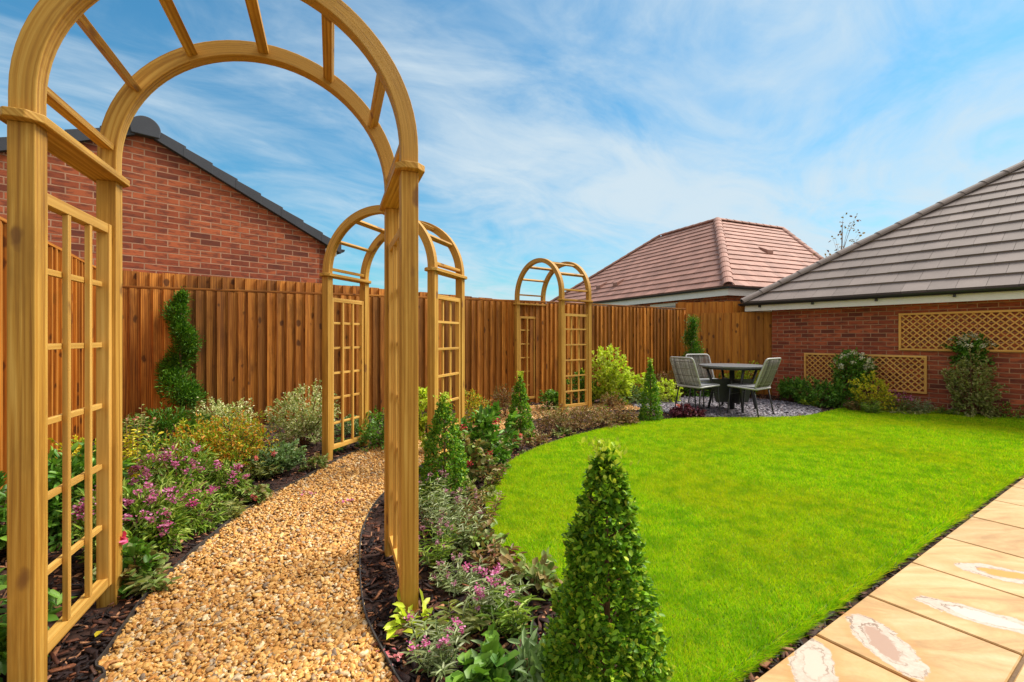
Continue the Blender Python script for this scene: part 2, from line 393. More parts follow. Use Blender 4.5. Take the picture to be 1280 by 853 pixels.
def scatter(name, P, tmpl, S, z, mat, tilt=.4, jit=.0, smooth=True, rng=RNG, kind='stuff'):
    tv, tf = tmpl; n = len(P)
    R = rotmats(n, rng, tilt)
    V = tv[None] * S[:, None, :]
    if jit: V = V * (1 + rng.normal(0, jit, (n, len(tv), 1)))
    V = np.einsum('nij,nkj->nki', R, V)
    V[:, :, 0] += P[:, None, 0]; V[:, :, 1] += P[:, None, 1]; V[:, :, 2] += z[:, None]
    Fc = (tf[None] + (np.arange(n) * len(tv))[:, None, None]).reshape(-1, tf.shape[1])
    o = np_mesh(name, V.reshape(-1, 3), Fc, mat, smooth=smooth); o['kind'] = kind
    return o

EX_PATH = [tuple(p) for p in PATH]
P = sample(PATH, 52000, dref=1.9, power=1.15)
d = np.hypot(P[:, 0], P[:, 1]); near = d < 3.2
def stones(Q, tm, name, boost):
    n = len(Q); base = RNG.lognormal(math.log(.0079), .32, n) * boost
    S = np.stack([base * RNG.uniform(.9, 1.35, n), base * RNG.uniform(.7, 1.05, n), base * RNG.uniform(.32, .65, n)], 1)
    return scatter(name, Q, tm, S, RNG.uniform(.008, .02, n), M['stone'], .5, .15, smooth=False)
dn = d[near]; st = stones(P[near], ico(2), 'gravel_stones', 1.0)
tag(st, 'golden and cream gravel stones on the curved path nearest the first arch', 'gravel')
if (~near).any():
    df = d[~near]; st = stones(P[~near], ico(1), 'gravel_stones', (df / 3.2) ** .35)
    tag(st, 'golden gravel stones on the far stretch of the curved path', 'gravel')
# bark
cube = (np.array([[-1, -.6, -1], [1, -1, -1], [.8, .7, -1], [-.9, 1, -1], [-.8, -.5, 1], [.9, -.8, .8], [.7, .6, 1], [-1, .8, .7]]), np.array([[0, 3, 2, 1], [4, 5, 6, 7], [0, 1, 5, 4], [1, 2, 6, 5], [2, 3, 7, 6], [3, 0, 4, 7]]))
PATIO_POLY = [tuple(PE0 - PU * 3), tuple(PE0 + PU * 12), tuple(PE0 + PU * 12 + PV * 5), tuple(PE0 - PU * 3 + PV * 5)]
P = sample(BED, 26000, excl=[PATH, LAWN, SLATE, PATIO_POLY], dref=2.0, power=1.3)
n = len(P); d = np.hypot(P[:, 0], P[:, 1])
l = RNG.lognormal(math.log(.017), .45, n) * np.maximum(1, d / 4) ** .4
S = np.stack([l, l * RNG.uniform(.16, .42, n), RNG.uniform(.0015, .004, n)], 1)
tag(scatter('bark_chips', P, cube, S, RNG.uniform(.004, .030, n), M['bark'], .30, smooth=False), 'dark brown bark chips covering the planting beds', 'bark mulch')
# slate chips
P = sample(SLATE, 9000, dref=9, power=0)
n = len(P); l = RNG.lognormal(math.log(.024), .3, n)
S = np.stack([l, l * RNG.uniform(.45, .9, n), RNG.uniform(.003, .006, n)], 1)
tag(scatter('slate_chips', P, cube, S, RNG.uniform(.012, .030, n), M['slate'], .28, smooth=False), 'purple grey slate chips under the table and chairs', 'slate chips')
# grass blades
P = sample(LAWN, 560000, dref=1.7, power=1.35)
n = len(P); d = np.hypot(P[:, 0], P[:, 1])
# ragged growth over the cut edge beside the paving
hgt = RNG.uniform(.010, .023, n) * (1 + .10 * (d - 2)).clip(1, 1.4)
edge_d = np.abs((P - PE0) @ PV); hgt *= np.where(edge_d < .10, RNG.choice([1.0, 1.3, 2.0], n, p=[.5, .3, .2]), 1.0)
wid = .0012 * np.maximum(1, d / 1.6) ** .9
a = RNG.uniform(0, 2 * np.pi, n); lean = RNG.normal(0, .55, (n, 2)) * hgt[:, None]; lean += (PV * 1.0)[None] * (hgt * (edge_d < .07))[:, None]
b = np.stack([np.cos(a) * wid, np.sin(a) * wid], 1)
V = np.zeros((n, 3, 3)); V[:, 0, :2] = P - b; V[:, 1, :2] = P + b; V[:, 2, :2] = P + lean; V[:, :2, 2] = .02; V[:, 2, 2] = .022 + hgt
tag(np_mesh('grass', V.reshape(-1, 3), np.arange(3 * n).reshape(-1, 3), M['blade']), 'short bright green grass blades of the curved lawn', 'grass', kind='stuff')

# ------------------------------------------------------------------ patio slabs
def sandstone():
    t = NT('sandstone'); o = t.n('ShaderNodeTexCoord').outputs['Object']; isl = t.island()
    st = t.n('ShaderNodeVectorMath', {0: o, 1: (1, 3, 1)}, operation='MULTIPLY').outputs[0]
    nz = t.noise(st, 2.2, 6, .6, 1.2); fine = t.noise(o, 55.0, 5, .7)
    col = t.ramp(nz, [(.3, (.34, .18, .06)), (.5, (.48, .29, .115)), (.7, (.56, .38, .19))])
    k = t.math('ADD', t.maprange(isl, 0, 1, .92, 1.08), t.maprange(fine, .3, .7, -.07, .07))
    col = t.mix(1.0, col, t.n('ShaderNodeCombineXYZ', {0: k, 1: k, 2: k}).outputs[0], 'MULTIPLY')
    blobs = [((1012, 805), (1022, 880), .075, (.50, .41, .33)), ((1066, 774), (1150, 862), .085, (.36, .225, .16)), ((1146, 757), (1330, 808), .075, (.50, .43, .38)), ((1188, 713), (1345, 742), .085, (.55, .24, .03))]
    rough = .55
    wn = t.n('ShaderNodeVectorMath', {0: t.n('ShaderNodeVectorMath', {0: t.noise(o, 8.0, 6, .65, out=1), 1: (.5, .5, .5)}, operation='SUBTRACT').outputs[0], 1: (.13, .13, 0)}, operation='MULTIPLY').outputs[0]
    ow = t.n('ShaderNodeVectorMath', {0: o, 1: wn}, operation='ADD').outputs[0]
    wr = t.noise(o, 16.0, 5, .62, .6)
    for p0, p1, wdt, inner in blobs:
        a, b = np.array(G(*p0)), np.array(G(*p1)); c = (a + b) / 2; dd = b - a; L = np.linalg.norm(dd) / 2; ang = math.atan2(dd[1], dd[0])
        v = t.n('ShaderNodeVectorMath', {0: ow, 1: (float(c[0]), float(c[1]), 0)}, operation='SUBTRACT').outputs[0]
        sp = t.n('ShaderNodeSeparateXYZ', {0: v})
        x, y = sp.outputs[0], sp.outputs[1]; ca, sa = math.cos(ang), math.sin(ang)
        u = t.math('DIVIDE', t.math('MULTIPLY_ADD', x, ca, t.math('MULTIPLY', y, sa)), L)
        w = t.math('DIVIDE', t.math('MULTIPLY_ADD', x, -sa, t.math('MULTIPLY', y, ca)), wdt)
        r = t.math('SQRT', t.math('ADD', t.math('MULTIPLY', u, u), t.math('MULTIPLY', w, w)))
        col = t.mix(t.maprange(r, 1.0, 1.6, .6, 0, True), col, (.50, .23, .065))
        fr = t.math('FRACT', t.math('MULTIPLY_ADD', r, 2.6, t.math('MULTIPLY', wr, 2.2)))
        ln = t.math('LESS_THAN', t.math('ABSOLUTE', t.math('SUBTRACT', fr, .5)), .10)
        soft = t.mix(t.maprange(fine, .35, .65, 0, 1), (.52, .43, .35), (.42, .33, .26))
        crust = t.mix(t.math('MULTIPLY', ln, t.maprange(nz, .4, .6, .25, .85)), soft, (.20, .12, .075))
        col = t.mix(t.maprange(r, .93, 1.02, 1, 0, True), col, crust)
        col = t.mix(t.maprange(r, .46, .56, 1, 0, True), col, inner)
    return t.finish(col, .5, t.math('ADD', t.math('MULTIPLY', nz, .6), t.math('MULTIPLY', fine, .4)), .3, .006, spec=.35)
M['sand'] = sandstone()
M['joint'] = plain('joint_mortar', (.16, .10, .055), .95, .3, 30, bs=.6)
mb = MB(); joints = [0.0]
jts = [float(np.dot(np.array(G(*p)) - PE0, PU)) for p in [(1017, 801), (1087, 753), (1136.5, 708), (1187, 680), (1209, 653), (1242, 632)]]
us = [jts[0] - .56 * k for k in range(3, 0, -1)] + jts[:2] + [jts[1] + .555 * k for k in range(1, 14)]
row_v = [0, .49, 1.04, 1.6, 2.2, 2.9]
gp = .006
def PP(u, v, z):
    q = PE0 + PU * u + PV * v; return (float(q[0]), float(q[1]), z)
for r in range(5):
    sh = [0, .27, .12, .3, .05][r]
    for i in range(len(us) - 1):
        a, b = us[i] + sh + gp, us[i + 1] + sh - gp; c, d_ = row_v[r] + gp, row_v[r + 1] - gp
        z = .030 + random.uniform(-.001, .001); e = .004
        ring = lambda k, zz: [PP(a + k, c + k, zz), PP(a + k, d_ - k, zz), PP(b - k, d_ - k, zz), PP(b - k, c + k, zz)]
        mb.prism(ring(0, .002)[::-1], ring(0, z - e)[::-1], caps=False); bb = len(mb.v)
        # bevelled top shares vertices so the slab stays one island
        mb.v += ring(e, z)[::-1]
        for k in range(4): mb.f.append((bb - 4 + k, bb - 4 + (k + 1) % 4, bb + (k + 1) % 4, bb + k)); mb.uv.append([(0, 0)] * 4)
        mb.f.append((bb, bb + 1, bb + 2, bb + 3)); mb.uv.append([(0, 0)] * 4)
tag(mb.build('patio', M['sand']), kind='structure')
tag(MB.build((lambda m: (m.quad([PP(us[0], .012, .018), PP(us[-1], .012, .018), PP(us[-1], 2.9, .018), PP(us[0], 2.9, .018)]), m)[1])(MB()), 'patio_bed', M['joint']), kind='structure')

# ------------------------------------------------------------------ garden arches
def arch(label, NL, NR, D, cap, stilt, group='wooden arches over the gravel path'):
    NL, NR = np.array(NL), np.array(NR); w = NR - NL; W = float(np.linalg.norm(w)); w = w / W
    dd = np.array([-w[1], w[0]]); rz = math.atan2(w[1], w[0])
    c = (NL + NR) / 2 + dd * D / 2
    t = thing('garden_arch', label, 'garden arch', (float(c[0]), float(c[1]), 0), rz, group)
    ps = .072
    for sx in (-1, 1):
        for sy in (-1, 1):
            m = MB(); m.beam((sx * W / 2, sy * D / 2, -.03), (sx * W / 2, sy * D / 2, cap), ps, ps); m.build('post', M['arch'], t, bevel=.004)
        # shoulder board with clipped ends
        m = MB(); x = sx * W / 2; hw = .062; e = D / 2 + .075; cc = .035; z0, z1 = cap, cap + .028
        ring = [(x - hw, -e + cc), (x - hw + cc, -e), (x + hw - cc, -e), (x + hw, -e + cc), (x + hw, e - cc), (x + hw - cc, e), (x - hw + cc, e), (x - hw, e - cc)]
        m.prism([(a, b, z0) for a, b in ring], [(a, b, z1) for a, b in ring]); q_ = random.random() * 9; m.uv = [[(m.v[i][0] + m.v[i][2] + q_, m.v[i][1] + q_) for i in f_] for f_ in m.f]; m.build('shoulder_board', M['arch'], t, bevel=.003)
        # trellis panel: stiles + rails, lattice as sub-part
        pz0, pz1 = .10, cap - .20; ya, yb = -D / 2 + ps / 2 + .016, D / 2 - ps / 2 - .016
        m = MB()
        for y in (ya, yb): m.beam((x, y, pz0), (x, y, pz1), .045, .030, side=(1, 0, 0))
        for z in (pz0 + .020, pz1 - .020): m.beam((x, ya + .0155, z), (x, yb - .0155, z), .040, .040, side=(1, 0, 0))
        fr = m.build('trellis_panel', M['arch_light'], t, bevel=.002)
        m = MB(); inn = -sx
        for k in (1, 2):
            y = ya + (yb - ya) * k / 3; m.beam((x + inn * .0095, y, pz0 + .041), (x + inn * .0095, y, pz1 - .041), .018, .022, side=(1, 0, 0))
        for k in range(1, 6):
            z = pz0 + (pz1 - pz0) * k / 6 ; m.beam((x - inn * .0095, ya + .0155, z), (x - inn * .0095, yb - .0155, z), .018, .022, side=(1, 0, 0))
        m.build('lattice_slat', M['arch_light'], fr, bevel=.0015)
    # hoops
    zc = cap + .028 + stilt; ro, ri = W / 2 + .036, W / 2 - .036
    for sy in (-1, 1):
        y0, y1 = sy * D / 2 - .031, sy * D / 2 + .031
        m = MB(); path = []
        path += [(-1, 0, cap + .028)]; N = 40
        for i in range(N + 1): path.append(('a', math.pi - math.pi * i / N))
        path += [(1, 0, cap + .028)]
        rings = []
        for p in path:
            if p[0] == 'a':
                ca, sa = math.cos(p[1]), math.sin(p[1]); o_, i_ = (ro * ca, zc + ro * sa), (ri * ca, zc + ri * sa)
            else: o_, i_ = (p[0] * ro, p[2]), (p[0] * ri, p[2])
            rings.append([(o_[0], y0, o_[1]), (o_[0], y1, o_[1]), (i_[0], y1, i_[1]), (i_[0], y0, i_[1])])
        b = 0; v = random.random() * 9; u = random.random() * 9
        for r_ in rings: m.v += r_
        us_ = [u, u + .062, u + .134, u + .196, u + .268]
        for i in range(len(rings) - 1):
            if i in (14, 28): us_ = [q_ + random.uniform(1, 5) for q_ in us_]; v += random.uniform(1, 4)
            L = (Vector(rings[i + 1][0]) - Vector(rings[i][0])).length
            for k in range(4):
                l = (k + 1) % 4
                m.f.append((i * 4 + k, i * 4 + l, i * 4 + 4 + l, i * 4 + 4 + k)); m.uv.append([(us_[k], v), (us_[k + 1], v), (us_[k + 1], v + L), (us_[k], v + L)])
            v += L
        m.f.append((3, 2, 1, 0)); m.uv.append([(0, 0)] * 4); q = (len(rings) - 1) * 4; m.f.append((q, q + 1, q + 2, q + 3)); m.uv.append([(0, 0)] * 4)
        m.build('hoop', M['arch'], t, bevel=.004)
    for ang in (5, 33, 61, 90, 119, 147, 175):
        a = math.radians(ang); ca, sa = math.cos(a), math.sin(a); r = W / 2 - .002
        m = MB(); m.beam((r * ca, -D / 2 + .0315, zc + r * sa), (r * ca, D / 2 - .0315, zc + r * sa), .046, .026, side=(-sa, 0, ca) if 40 < ang < 140 else (ca, 0, sa))
        m.build('rung', M['arch'], t, bevel=.002)
    return t
arch('largest nearest wooden arch framing the left half of the photo', (-1.602, 1.535), (-.442, 1.985), .605, 1.90, .07)
arch('middle wooden arch, seen through the nearest one where the gravel path bends', (-1.79, 4.50), (-.707, 4.14), .58, 1.79, .0)
arch('smallest farthest wooden arch, between two cone shaped box bushes by the lawn', (.09, 8.17), (.775, 7.25), .60, 1.775, .10)

# ------------------------------------------------------------------ fences
def fence(label, p0, p1, hs, mat, pitch=.115, cap=True, posts=True, seed=1, face=1, name='fence', z0=.0, rail=None):
    """face=+1: boards face to the right-hand side of p0->p1"""
    p0, p1 = np.array(p0, float), np.array(p1, float); d = p1 - p0; L = np.linalg.norm(d); d /= L; nrm = np.array([d[1], -d[0]]) * face
    rz = math.atan2(d[1], d[0]); rnd = random.Random(seed)
    t = thing(name, label, 'fence', (float(p0[0]), float(p0[1]), 0), rz)
    sgn = -1 if face > 0 else 1       # local y of the boards' face
    m = MB(); x = 0.0; k = 0
    hf = lambda x: np.interp(x / L, [a for a, b in hs], [b for a, b in hs])
    while x < L:
        w = pitch * rnd.uniform(.93, 1.08); xe = min(x + w + .012, L + .01)
        h = float(hf((x + w / 2))) + rnd.uniform(-.006, .006)
        th0, th1 = .003, .036 + rnd.uniform(-.006, .010)
        y = sgn * .020
        ring = [(x, y), (xe, y), (xe, y + sgn * th0), (x + .004, y + sgn * th1), (x, y + sgn * (th1 - .003))]
        if sgn < 0: ring = ring[::-1]
        m.prism([(a, b, z0 + .01) for a, b in ring], [(a, b, h) for a, b in ring]); x += w; k += 1
    m.build('fence_boards', mat, t)
    if cap:
        m = MB(); n = max(1, int(L / 1.83)); xs = np.linspace(0, L, n + 1)
        for i in range(n):
            a, b = float(xs[i]), float(xs[i + 1])
            m.beam((a + .002, sgn * .012, float(hf(a)) + .022), (b - .002, sgn * .012, float(hf(b)) + .022), .065, .026, side=(0, 1, 0))
        m.build('capping_rail', mat, t, bevel=.003)
    if posts:
        n = max(1, int(L / 1.83))
        for i in range(n + 1):
            x = L * i / n; m = MB(); hh = float(hf(x)) - .01
            m.beam((x, -sgn * .045, 0), (x, -sgn * .045, hh), .09, .09); m.build('fence_post', mat, t, bevel=.004)
    return t
FC = (-5.03, 5.60); FD = np.array([.887, .4617]); FN = np.array([.4617, -.887])
FE = (3.79, 10.20)
FM = (0.35, 8.40); 
fence('long brown close boarded fence behind the left bed and first two arches', FC, (.60, 8.535), [(0, 1.80), (.5, 1.82), (1, 1.83)], M['fence'], .115, seed=3)
fence('narrow boarded stretch of brown fence behind the farthest arch and spiral topiary', (.60, 8.535), FE, [(0, 1.83), (1, 1.80)], M['fence'], .094, seed=4)
q0 = np.array(FC) - FN * .14 - FD * .15; q1 = q0 + FD * 7.6
fence('taller strip of boards showing above the long brown fence below the brick gable', q0, q1, [(0, 2.04), (.4, 1.99), (.72, 1.88), (1, 1.80)], M['fence'], .13, cap=False, seed=5)
fence('wide boarded orange brown fence between the corner spiral topiary and the garage', (3.80, 10.16), (5.42, 9.62), [(0, 1.72), (1, 1.73)], M['fence_old'], .15, cap=False, seed=6)
fence('short higher boards behind the wide boarded fence, under the red roofed house', (3.72, 10.42), (5.15, 9.95), [(0, 1.98), (1, 1.98)], M['fence_old'], .16, cap=False, seed=8)
lf = np.array([.5, -.86]); 
fence('side fence of brown boards at the left edge, partly hidden by the nearest arch', np.array(FC) + lf * 4.6, np.array(FC), [(0, 2.05), (1, 2.0)], M['fence_old'], .13, cap=True, seed=9)

# ------------------------------------------------------------------ roofs and buildings
def tiled_face(mb, p0, p1, q1, q0, gauge, tw, th=.028, gap=.004, phase=0.0):
    p0, p1, q0, q1 = map(Vector, (p0, p1, q0, q1)); e = (p1 - p0).normalized()
    sl = (q0 - p0) - e * (q0 - p0).dot(e)
    if sl.length < 1e-4: sl = (q1 - p1) - e * (q1 - p1).dot(e)
    S = sl.length; sd = sl.normalized(); nr = e.cross(sd).normalized()
    rows = max(1, round(S / gauge))
    for j in range(rows):
        va, vb = j / rows, min(1.0, (j + 1) / rows)
        A0, A1, B0, B1 = p0.lerp(q0, va), p1.lerp(q1, va), p0.lerp(q0, vb), p1.lerp(q1, vb)
        a0, a1, b0, b1 = [(X - p0).dot(e) for X in (A0, A1, B0, B1)]
        lo, hi = min(a0, b0), max(a1, b1); c = math.floor(lo / tw) * tw - tw + (tw / 2 if j % 2 else 0) + phase
        while c < hi:
            x0, x1 = c + gap / 2, c + tw - gap / 2
            ca, cb = min(max(x0, a0), a1), min(max(x1, a0), a1); da, db = min(max(x0, b0), b1), min(max(x1, b0), b1)
            if (cb - ca) + (db - da) > .01:
                t = th + random.uniform(-.003, .003)
                bl = p0 + e * ca + sd * (S * va) ; brr = p0 + e * cb + sd * (S * va); tl = p0 + e * da + sd * (S * vb); tr = p0 + e * db + sd * (S * vb)
                b = len(mb.v); mb.v += [tuple(x) for x in (bl + nr * t, brr + nr * t, tr + nr * .003, tl + nr * .003, bl - nr * .01, brr - nr * .01)]
                mb.f += [(b, b + 1, b + 2, b + 3), (b + 4, b + 5, b + 1, b), (b + 4, b, b + 3), (b + 5, b + 2, b + 1)]
                mb.uv += [[(0, 0)] * 4, [(0, 0)] * 4, [(0, 0)] * 3, [(0, 0)] * 3]
            c += tw
    # underlay just below the tiles
    un = [p0, p1, q1, q0] if (q1 - q0).length > 1e-3 else [p0, p1, q1]
    mb.quad([x - nr * .012 for x in un])
def hip_tiles(mb, a, b, r=.11, seg=.42, n=8):
    a, b = Vector(a), Vector(b); L = (b - a).length; k = max(1, round(L / seg)); d = (b - a) / k
    dn = d.normalized(); side = dn.cross(Vector((0, 0, 1))).normalized(); up = side.cross(dn).normalized()
    for i in range(k):
        p, q = a + d * i, a + d * (i + 1) + dn * .02
        r0, r1 = r * 1.06, r * .93
        ring = lambda c, rr: [c + side * rr * math.cos(math.pi * t / n) + up * rr * .80 * math.sin(math.pi * t / n) for t in range(n + 1)]
        A, B = ring(p, r0), ring(q, r1); Ai = ring(p, r0 * .86)
        bb = len(mb.v); mb.v += [tuple(x) for x in A + B + Ai]; m = n + 1
        for t in range(n):
            mb.f.append((bb + t, bb + t + 1, bb + m + t + 1, bb + m + t)); mb.uv.append([(0, 0)] * 4)
            mb.f.append((bb + t, bb + 2 * m + t, bb + 2 * m + t + 1, bb + t + 1)); mb.uv.append([(0, 0)] * 4)
def wall(mb, a, b, z0, z1, th=.10, ztop=None):
    """vertical wall a->b, outer face on the right-hand side of a->b, metric UVs"""
    a, b = Vector((*a, 0)), Vector((*b, 0)); d = (b - a); L = d.length; d /= L; nin = Vector((-d.y, d.x, 0)) * th
    o0, o1 = a, b
    f = lambda p, z: (p.x, p.y, z)
    mb.quad([f(o0, z0), f(o1, z0), f(o1, z1), f(o0, z1)], [(0, z0), (L, z0), (L, z1), (0, z1)])
    mb.quad([f(o1 + nin, z0), f(o0 + nin, z0), f(o0 + nin, z1), f(o1 + nin, z1)], [(0, z0), (L, z0), (L, z1), (0, z1)])
    mb.quad([f(o0, z1), f(o1, z1), f(o1 + nin, z1), f(o0 + nin, z1)], [(0, 0), (L, 0), (L, th), (0, th)])
    mb.quad([f(o0 + nin, z0), f(o0, z0), f(o0, z1), f(o0 + nin, z1)], [(0, z0), (th, z0), (th, z1), (0, z1)])
    mb.quad([f(o1, z0), f(o1 + nin, z0), f(o1 + nin, z1), f(o1, z1)], [(0, z0), (th, z0), (th, z1), (0, z1)])

# --- garage on the right
GU = np.array([.574, -.819]); GI = np.array([.819, .574])       # along the wall towards us / into the building
GC = np.array([5.36, 9.57])
def g3(a, b, z): q = GC + GU * a + GI * b; return (float(q[0]), float(q[1]), z)
t = thing('garage', 'brick garage with grey hipped tile roof behind the right hand bed', 'garage', (float(GC[0]), float(GC[1]), 0))
off = -Vector((float(GC[0]), float(GC[1]), 0))
def shift(mb, o=off): mb.v = [(x + o.x, y + o.y, z + o.z) for x, y, z in mb.v]; return mb
GLEN, GW = 11.0, 8.2
mb = MB(); wall(mb, g3(0, 0, 0)[:2], g3(GLEN, 0, 0)[:2], -.05, 1.775); wall(mb, g3(0, GW - .6, 0)[:2], g3(0, .101, 0)[:2], -.05, 1.775)
shift(mb).build('wall', M['brick_g'], t)
ez = 1.925; fb = 1.745; e0, e1, ew = -.45, GLEN, -.30; w2 = GW / 2; tp = .723
mb = MB(); E0, E1 = g3(e0, ew, ez), g3(e1, ew, ez); B0, B1 = g3(e0, ew + GW, ez), g3(e1, ew + GW, ez)
R0, R1 = g3(e0 + w2, ew + w2, ez + w2 * tp), g3(e1, ew + w2, ez + w2 * tp)
tiled_face(mb, E0, E1, R1, R0, .335, .33, .032)
tiled_face(mb, B0, E0, R0, R0, .335, .33, .032)
tiled_face(mb, B1, B0, R0, R1, .335, .33, .032)
rf = shift(mb).build('roof', M['tile_g'], t)
mb = MB(); up = lambda p, k=.0: (p[0], p[1], p[2] + k)
hip_tiles(mb, up(E0), up(R0), .115, .40); hip_tiles(mb, up(B0), up(R0), .115, .40); hip_tiles(mb, up(R0), up(R1), .125, .42)
shift(mb).build('hip_tiles', M['tile_g'], rf)
mb = MB()
def board(mb, a, b, z0, z1, th, inn):
    a, b, inn = Vector(a), Vector(b), Vector((*inn, 0)) * th
    r = [a, b, b + inn, a + inn]; mb.prism([(p.x, p.y, z0) for p in r], [(p.x, p.y, z1) for p in r])
board(mb, g3(e0 + .03, ew + .03, 0), g3(e1, ew + .03, 0), fb, ez - .02, .022, tuple(GI))
board(mb, g3(e0 + .03, ew + .053, 0), g3(e0 + .03, ew + GW, 0), fb, ez - .02, .022, tuple(GU))
# soffit
mb.quad([g3(e0 + .05, ew + .05, fb + .02), g3(e1, ew + .05, fb + .02), g3(e1, .02, fb + .02), g3(e0 + .05, .02, fb + .02)][::-1])
mb.quad([g3(e0 + .05, .02, fb + .02), g3(0.02, .02, fb + .02), g3(0.02, GW - .6, fb + .02), g3(e0 + .05, GW - .6, fb + .02)][::-1])
fs = shift(mb).build('fascia', M['white'], t)
mb = MB()
def gutter(mb, a, b, inn, r=.056):
    a, b, inn = Vector(a), Vector(b), Vector((*inn, 0)); n = 10
    for rr, flip in ((r, 1), (r * .88, -1)):
        ring = lambda c: [c + inn * rr * math.cos(math.pi + math.pi * k / n) + Vector((0, 0, rr * math.sin(math.pi + math.pi * k / n))) for k in range(n + 1)]
        A, B = ring(a), ring(b); bb = len(mb.v); mb.v += [tuple(x) for x in A + B]
        for k in range(n): mb.f.append((bb + k, bb + k + 1, bb + n + 2 + k, bb + n + 1 + k)); mb.uv.append([(0, 0)] * 4)
    for c in (a, b):
        bb = len(mb.v); mb.v += [tuple(x) for x in ring(c)]; mb.f.append(tuple(range(bb, bb + n + 1))); mb.uv.append([(0, 0)] * (n + 1))
gutter(mb, g3(e0 - .03, ew - .032, ez - .015), g3(e1, ew - .032, ez - .015), tuple(GI))
gutter(mb, g3(e0 - .032, ew - .03, ez - .015), g3(e0 - .032, ew + GW, ez - .015), tuple(GU))
gt = shift(mb).build('gutter', M['black'], t, smooth=False)
for a in np.arange(-.1, GLEN, .98):
    mb = MB(); mb.beam(g3(a, ew - .03, ez - .085), g3(a, ew + .028, ez - .085), .03, .05, side=(float(GU[0]), float(GU[1]), 0)); shift(mb).build('gutter_bracket', M['black'], gt)

# diagonal trellis panels on the garage wall
def lattice(label, a0, z0, w=1.83, h=.62):
    o_ = g3(a0, -.012, z0)
    t = thing('lattice_trellis', label, 'trellis', o_, math.atan2(GU[1], GU[0]), 'diamond trellises on the garage wall')
    # local: x along wall, y into wall (rotate: +y local = left of GU = into building)
    m = MB(); fw = .032
    m.beam((0, -.014, fw / 2), (w, -.014, fw / 2), .030, fw, side=(0, 1, 0)); m.beam((0, -.014, h - fw / 2), (w, -.014, h - fw / 2), .030, fw, side=(0, 1, 0))
    for x in (fw / 2, w - fw / 2): m.beam((x, -.014, fw + .0005), (x, -.014, h - fw - .0005), .030, fw, side=(0, 1, 0))
    m.build('frame', M['lattice'], t, bevel=.0015)
    m = MB(); sp = .096; x0, x1, zz0, zz1 = fw, w - fw, fw, h - fw
    for dirn in (1, -1):
        y = -.0035 if dirn > 0 else -.0125
        c = -w - h
        while c < w + h * 2:
            # line z = dirn*(x-c)
            pts = []
            for xx in (x0, x1):
                z = dirn * (xx - c)
                if zz0 <= z <= zz1: pts.append((xx, z))
            for z in (zz0, zz1):
                xx = c + dirn * z
                if x0 < xx < x1: pts.append((xx, z))
            if len(pts) >= 2:
                pts = sorted(pts); p, q = pts[0], pts[-1]
                if (q[0] - p[0]) > .015: m.beam((p[0], y, p[1]), (q[0], y, q[1]), .0085, .018, side=(0, 1, 0))
            c += sp
    m.build('lattice', M['lattice'], t)
lattice('lower diamond trellis on the garage brick wall, left of the other', -.0 + float(np.dot(np.array([5.72, 9.06]) - GC, GU)), .28)
lattice('upper diamond trellis on the garage brick wall, cut by the right edge', float(np.dot(np.array([6.56, 7.86]) - GC, GU)), .985)

# --- left neighbour: brick gable end
apx = np.array([-4.88, 6.16]); WU = np.array([.7071, .7071]); WB = np.array([-.7071, .7071])
t = thing('brick_house', 'brick gable end with dark verge tiles rising behind the left fence', 'house', (float(apx[0]), float(apx[1]), 0))
off2 = -Vector((float(apx[0]), float(apx[1]), 0))
def n3(a, b, z): q = apx + WU * a + WB * b; return (float(q[0]), float(q[1]), z)
hw, zap, zev = 2.42, 3.93, 2.80; depth = 7.0
mb = MB()
mb.quad([n3(-hw, 0, 0), n3(hw, 0, 0), n3(hw, 0, zev), n3(0, 0, zap), n3(-hw, 0, zev)], [(-hw, 0), (hw, 0), (hw, zev), (0, zap), (-hw, zev)])
wall(mb, n3(hw, 0, 0)[:2], n3(hw, depth, 0)[:2], 0, zev); wall(mb, n3(-hw, depth, 0)[:2], n3(-hw, 0, 0)[:2], 0, zev)
shift(mb, off2).build('wall', M['brick_n'], t)
mb = MB(); ov = .16; slope = (zap - zev) / hw; eo = .22
def rz_(a): return zap + .045 - abs(a) * slope
tiled_face(mb, n3(hw + eo, -.05, rz_(hw + eo)), n3(hw + eo, depth, rz_(hw + eo)), n3(0, depth, rz_(0)), n3(0, -.05, rz_(0)), .33, .33, .035)
tiled_face(mb, n3(-hw - eo, depth, rz_(hw + eo)), n3(-hw - eo, -.05, rz_(hw + eo)), n3(0, -.05, rz_(0)), n3(0, depth, rz_(0)), .33, .33, .035)
rf = shift(mb, off2).build('roof', M['tile_d'], t)
# dry verge: stepped cover pieces
for sgn in (1, -1):
    mb = MB(); k = 8; L = (hw + eo - .10) / k
    for i in range(k):
        a0, a1 = .10 + L * i, .10 + L * (i + 1) + .03
        zz = lambda a: rz_(a) ; h0, h1 = .050, .078      # top of the piece rises to its lower end
        pr = [(a0, zz(a0) - .085), (a1, zz(a1) - .085), (a1, zz(a1) + h1), (a0, zz(a0) + h0)]
        if sgn < 0: pr = [(-a, z) for a, z in pr][::-1]
        mb.prism([n3(a, -.075 - .002 * (i % 2), z) for a, z in pr], [n3(a, .10, z) for a, z in pr])
    shift(mb, off2).build('verge_trim', M['tile_d'], rf, bevel=.004)
mb = MB(); n = 20
ring = lambda b, r: [n3(r * math.cos(math.pi * k / n), b, rz_(0) - .035 + r * 1.02 * math.sin(math.pi * k / n)) for k in range(n + 1)] + [n3(-r * .9, b, rz_(0) - .12), n3(r * .9, b, rz_(0) - .12)]
mb.prism(ring(-.098, .165), ring(.18, .165)); shift(mb, off2).build('ridge_end_cap', M['tile_d'], rf, bevel=.01)
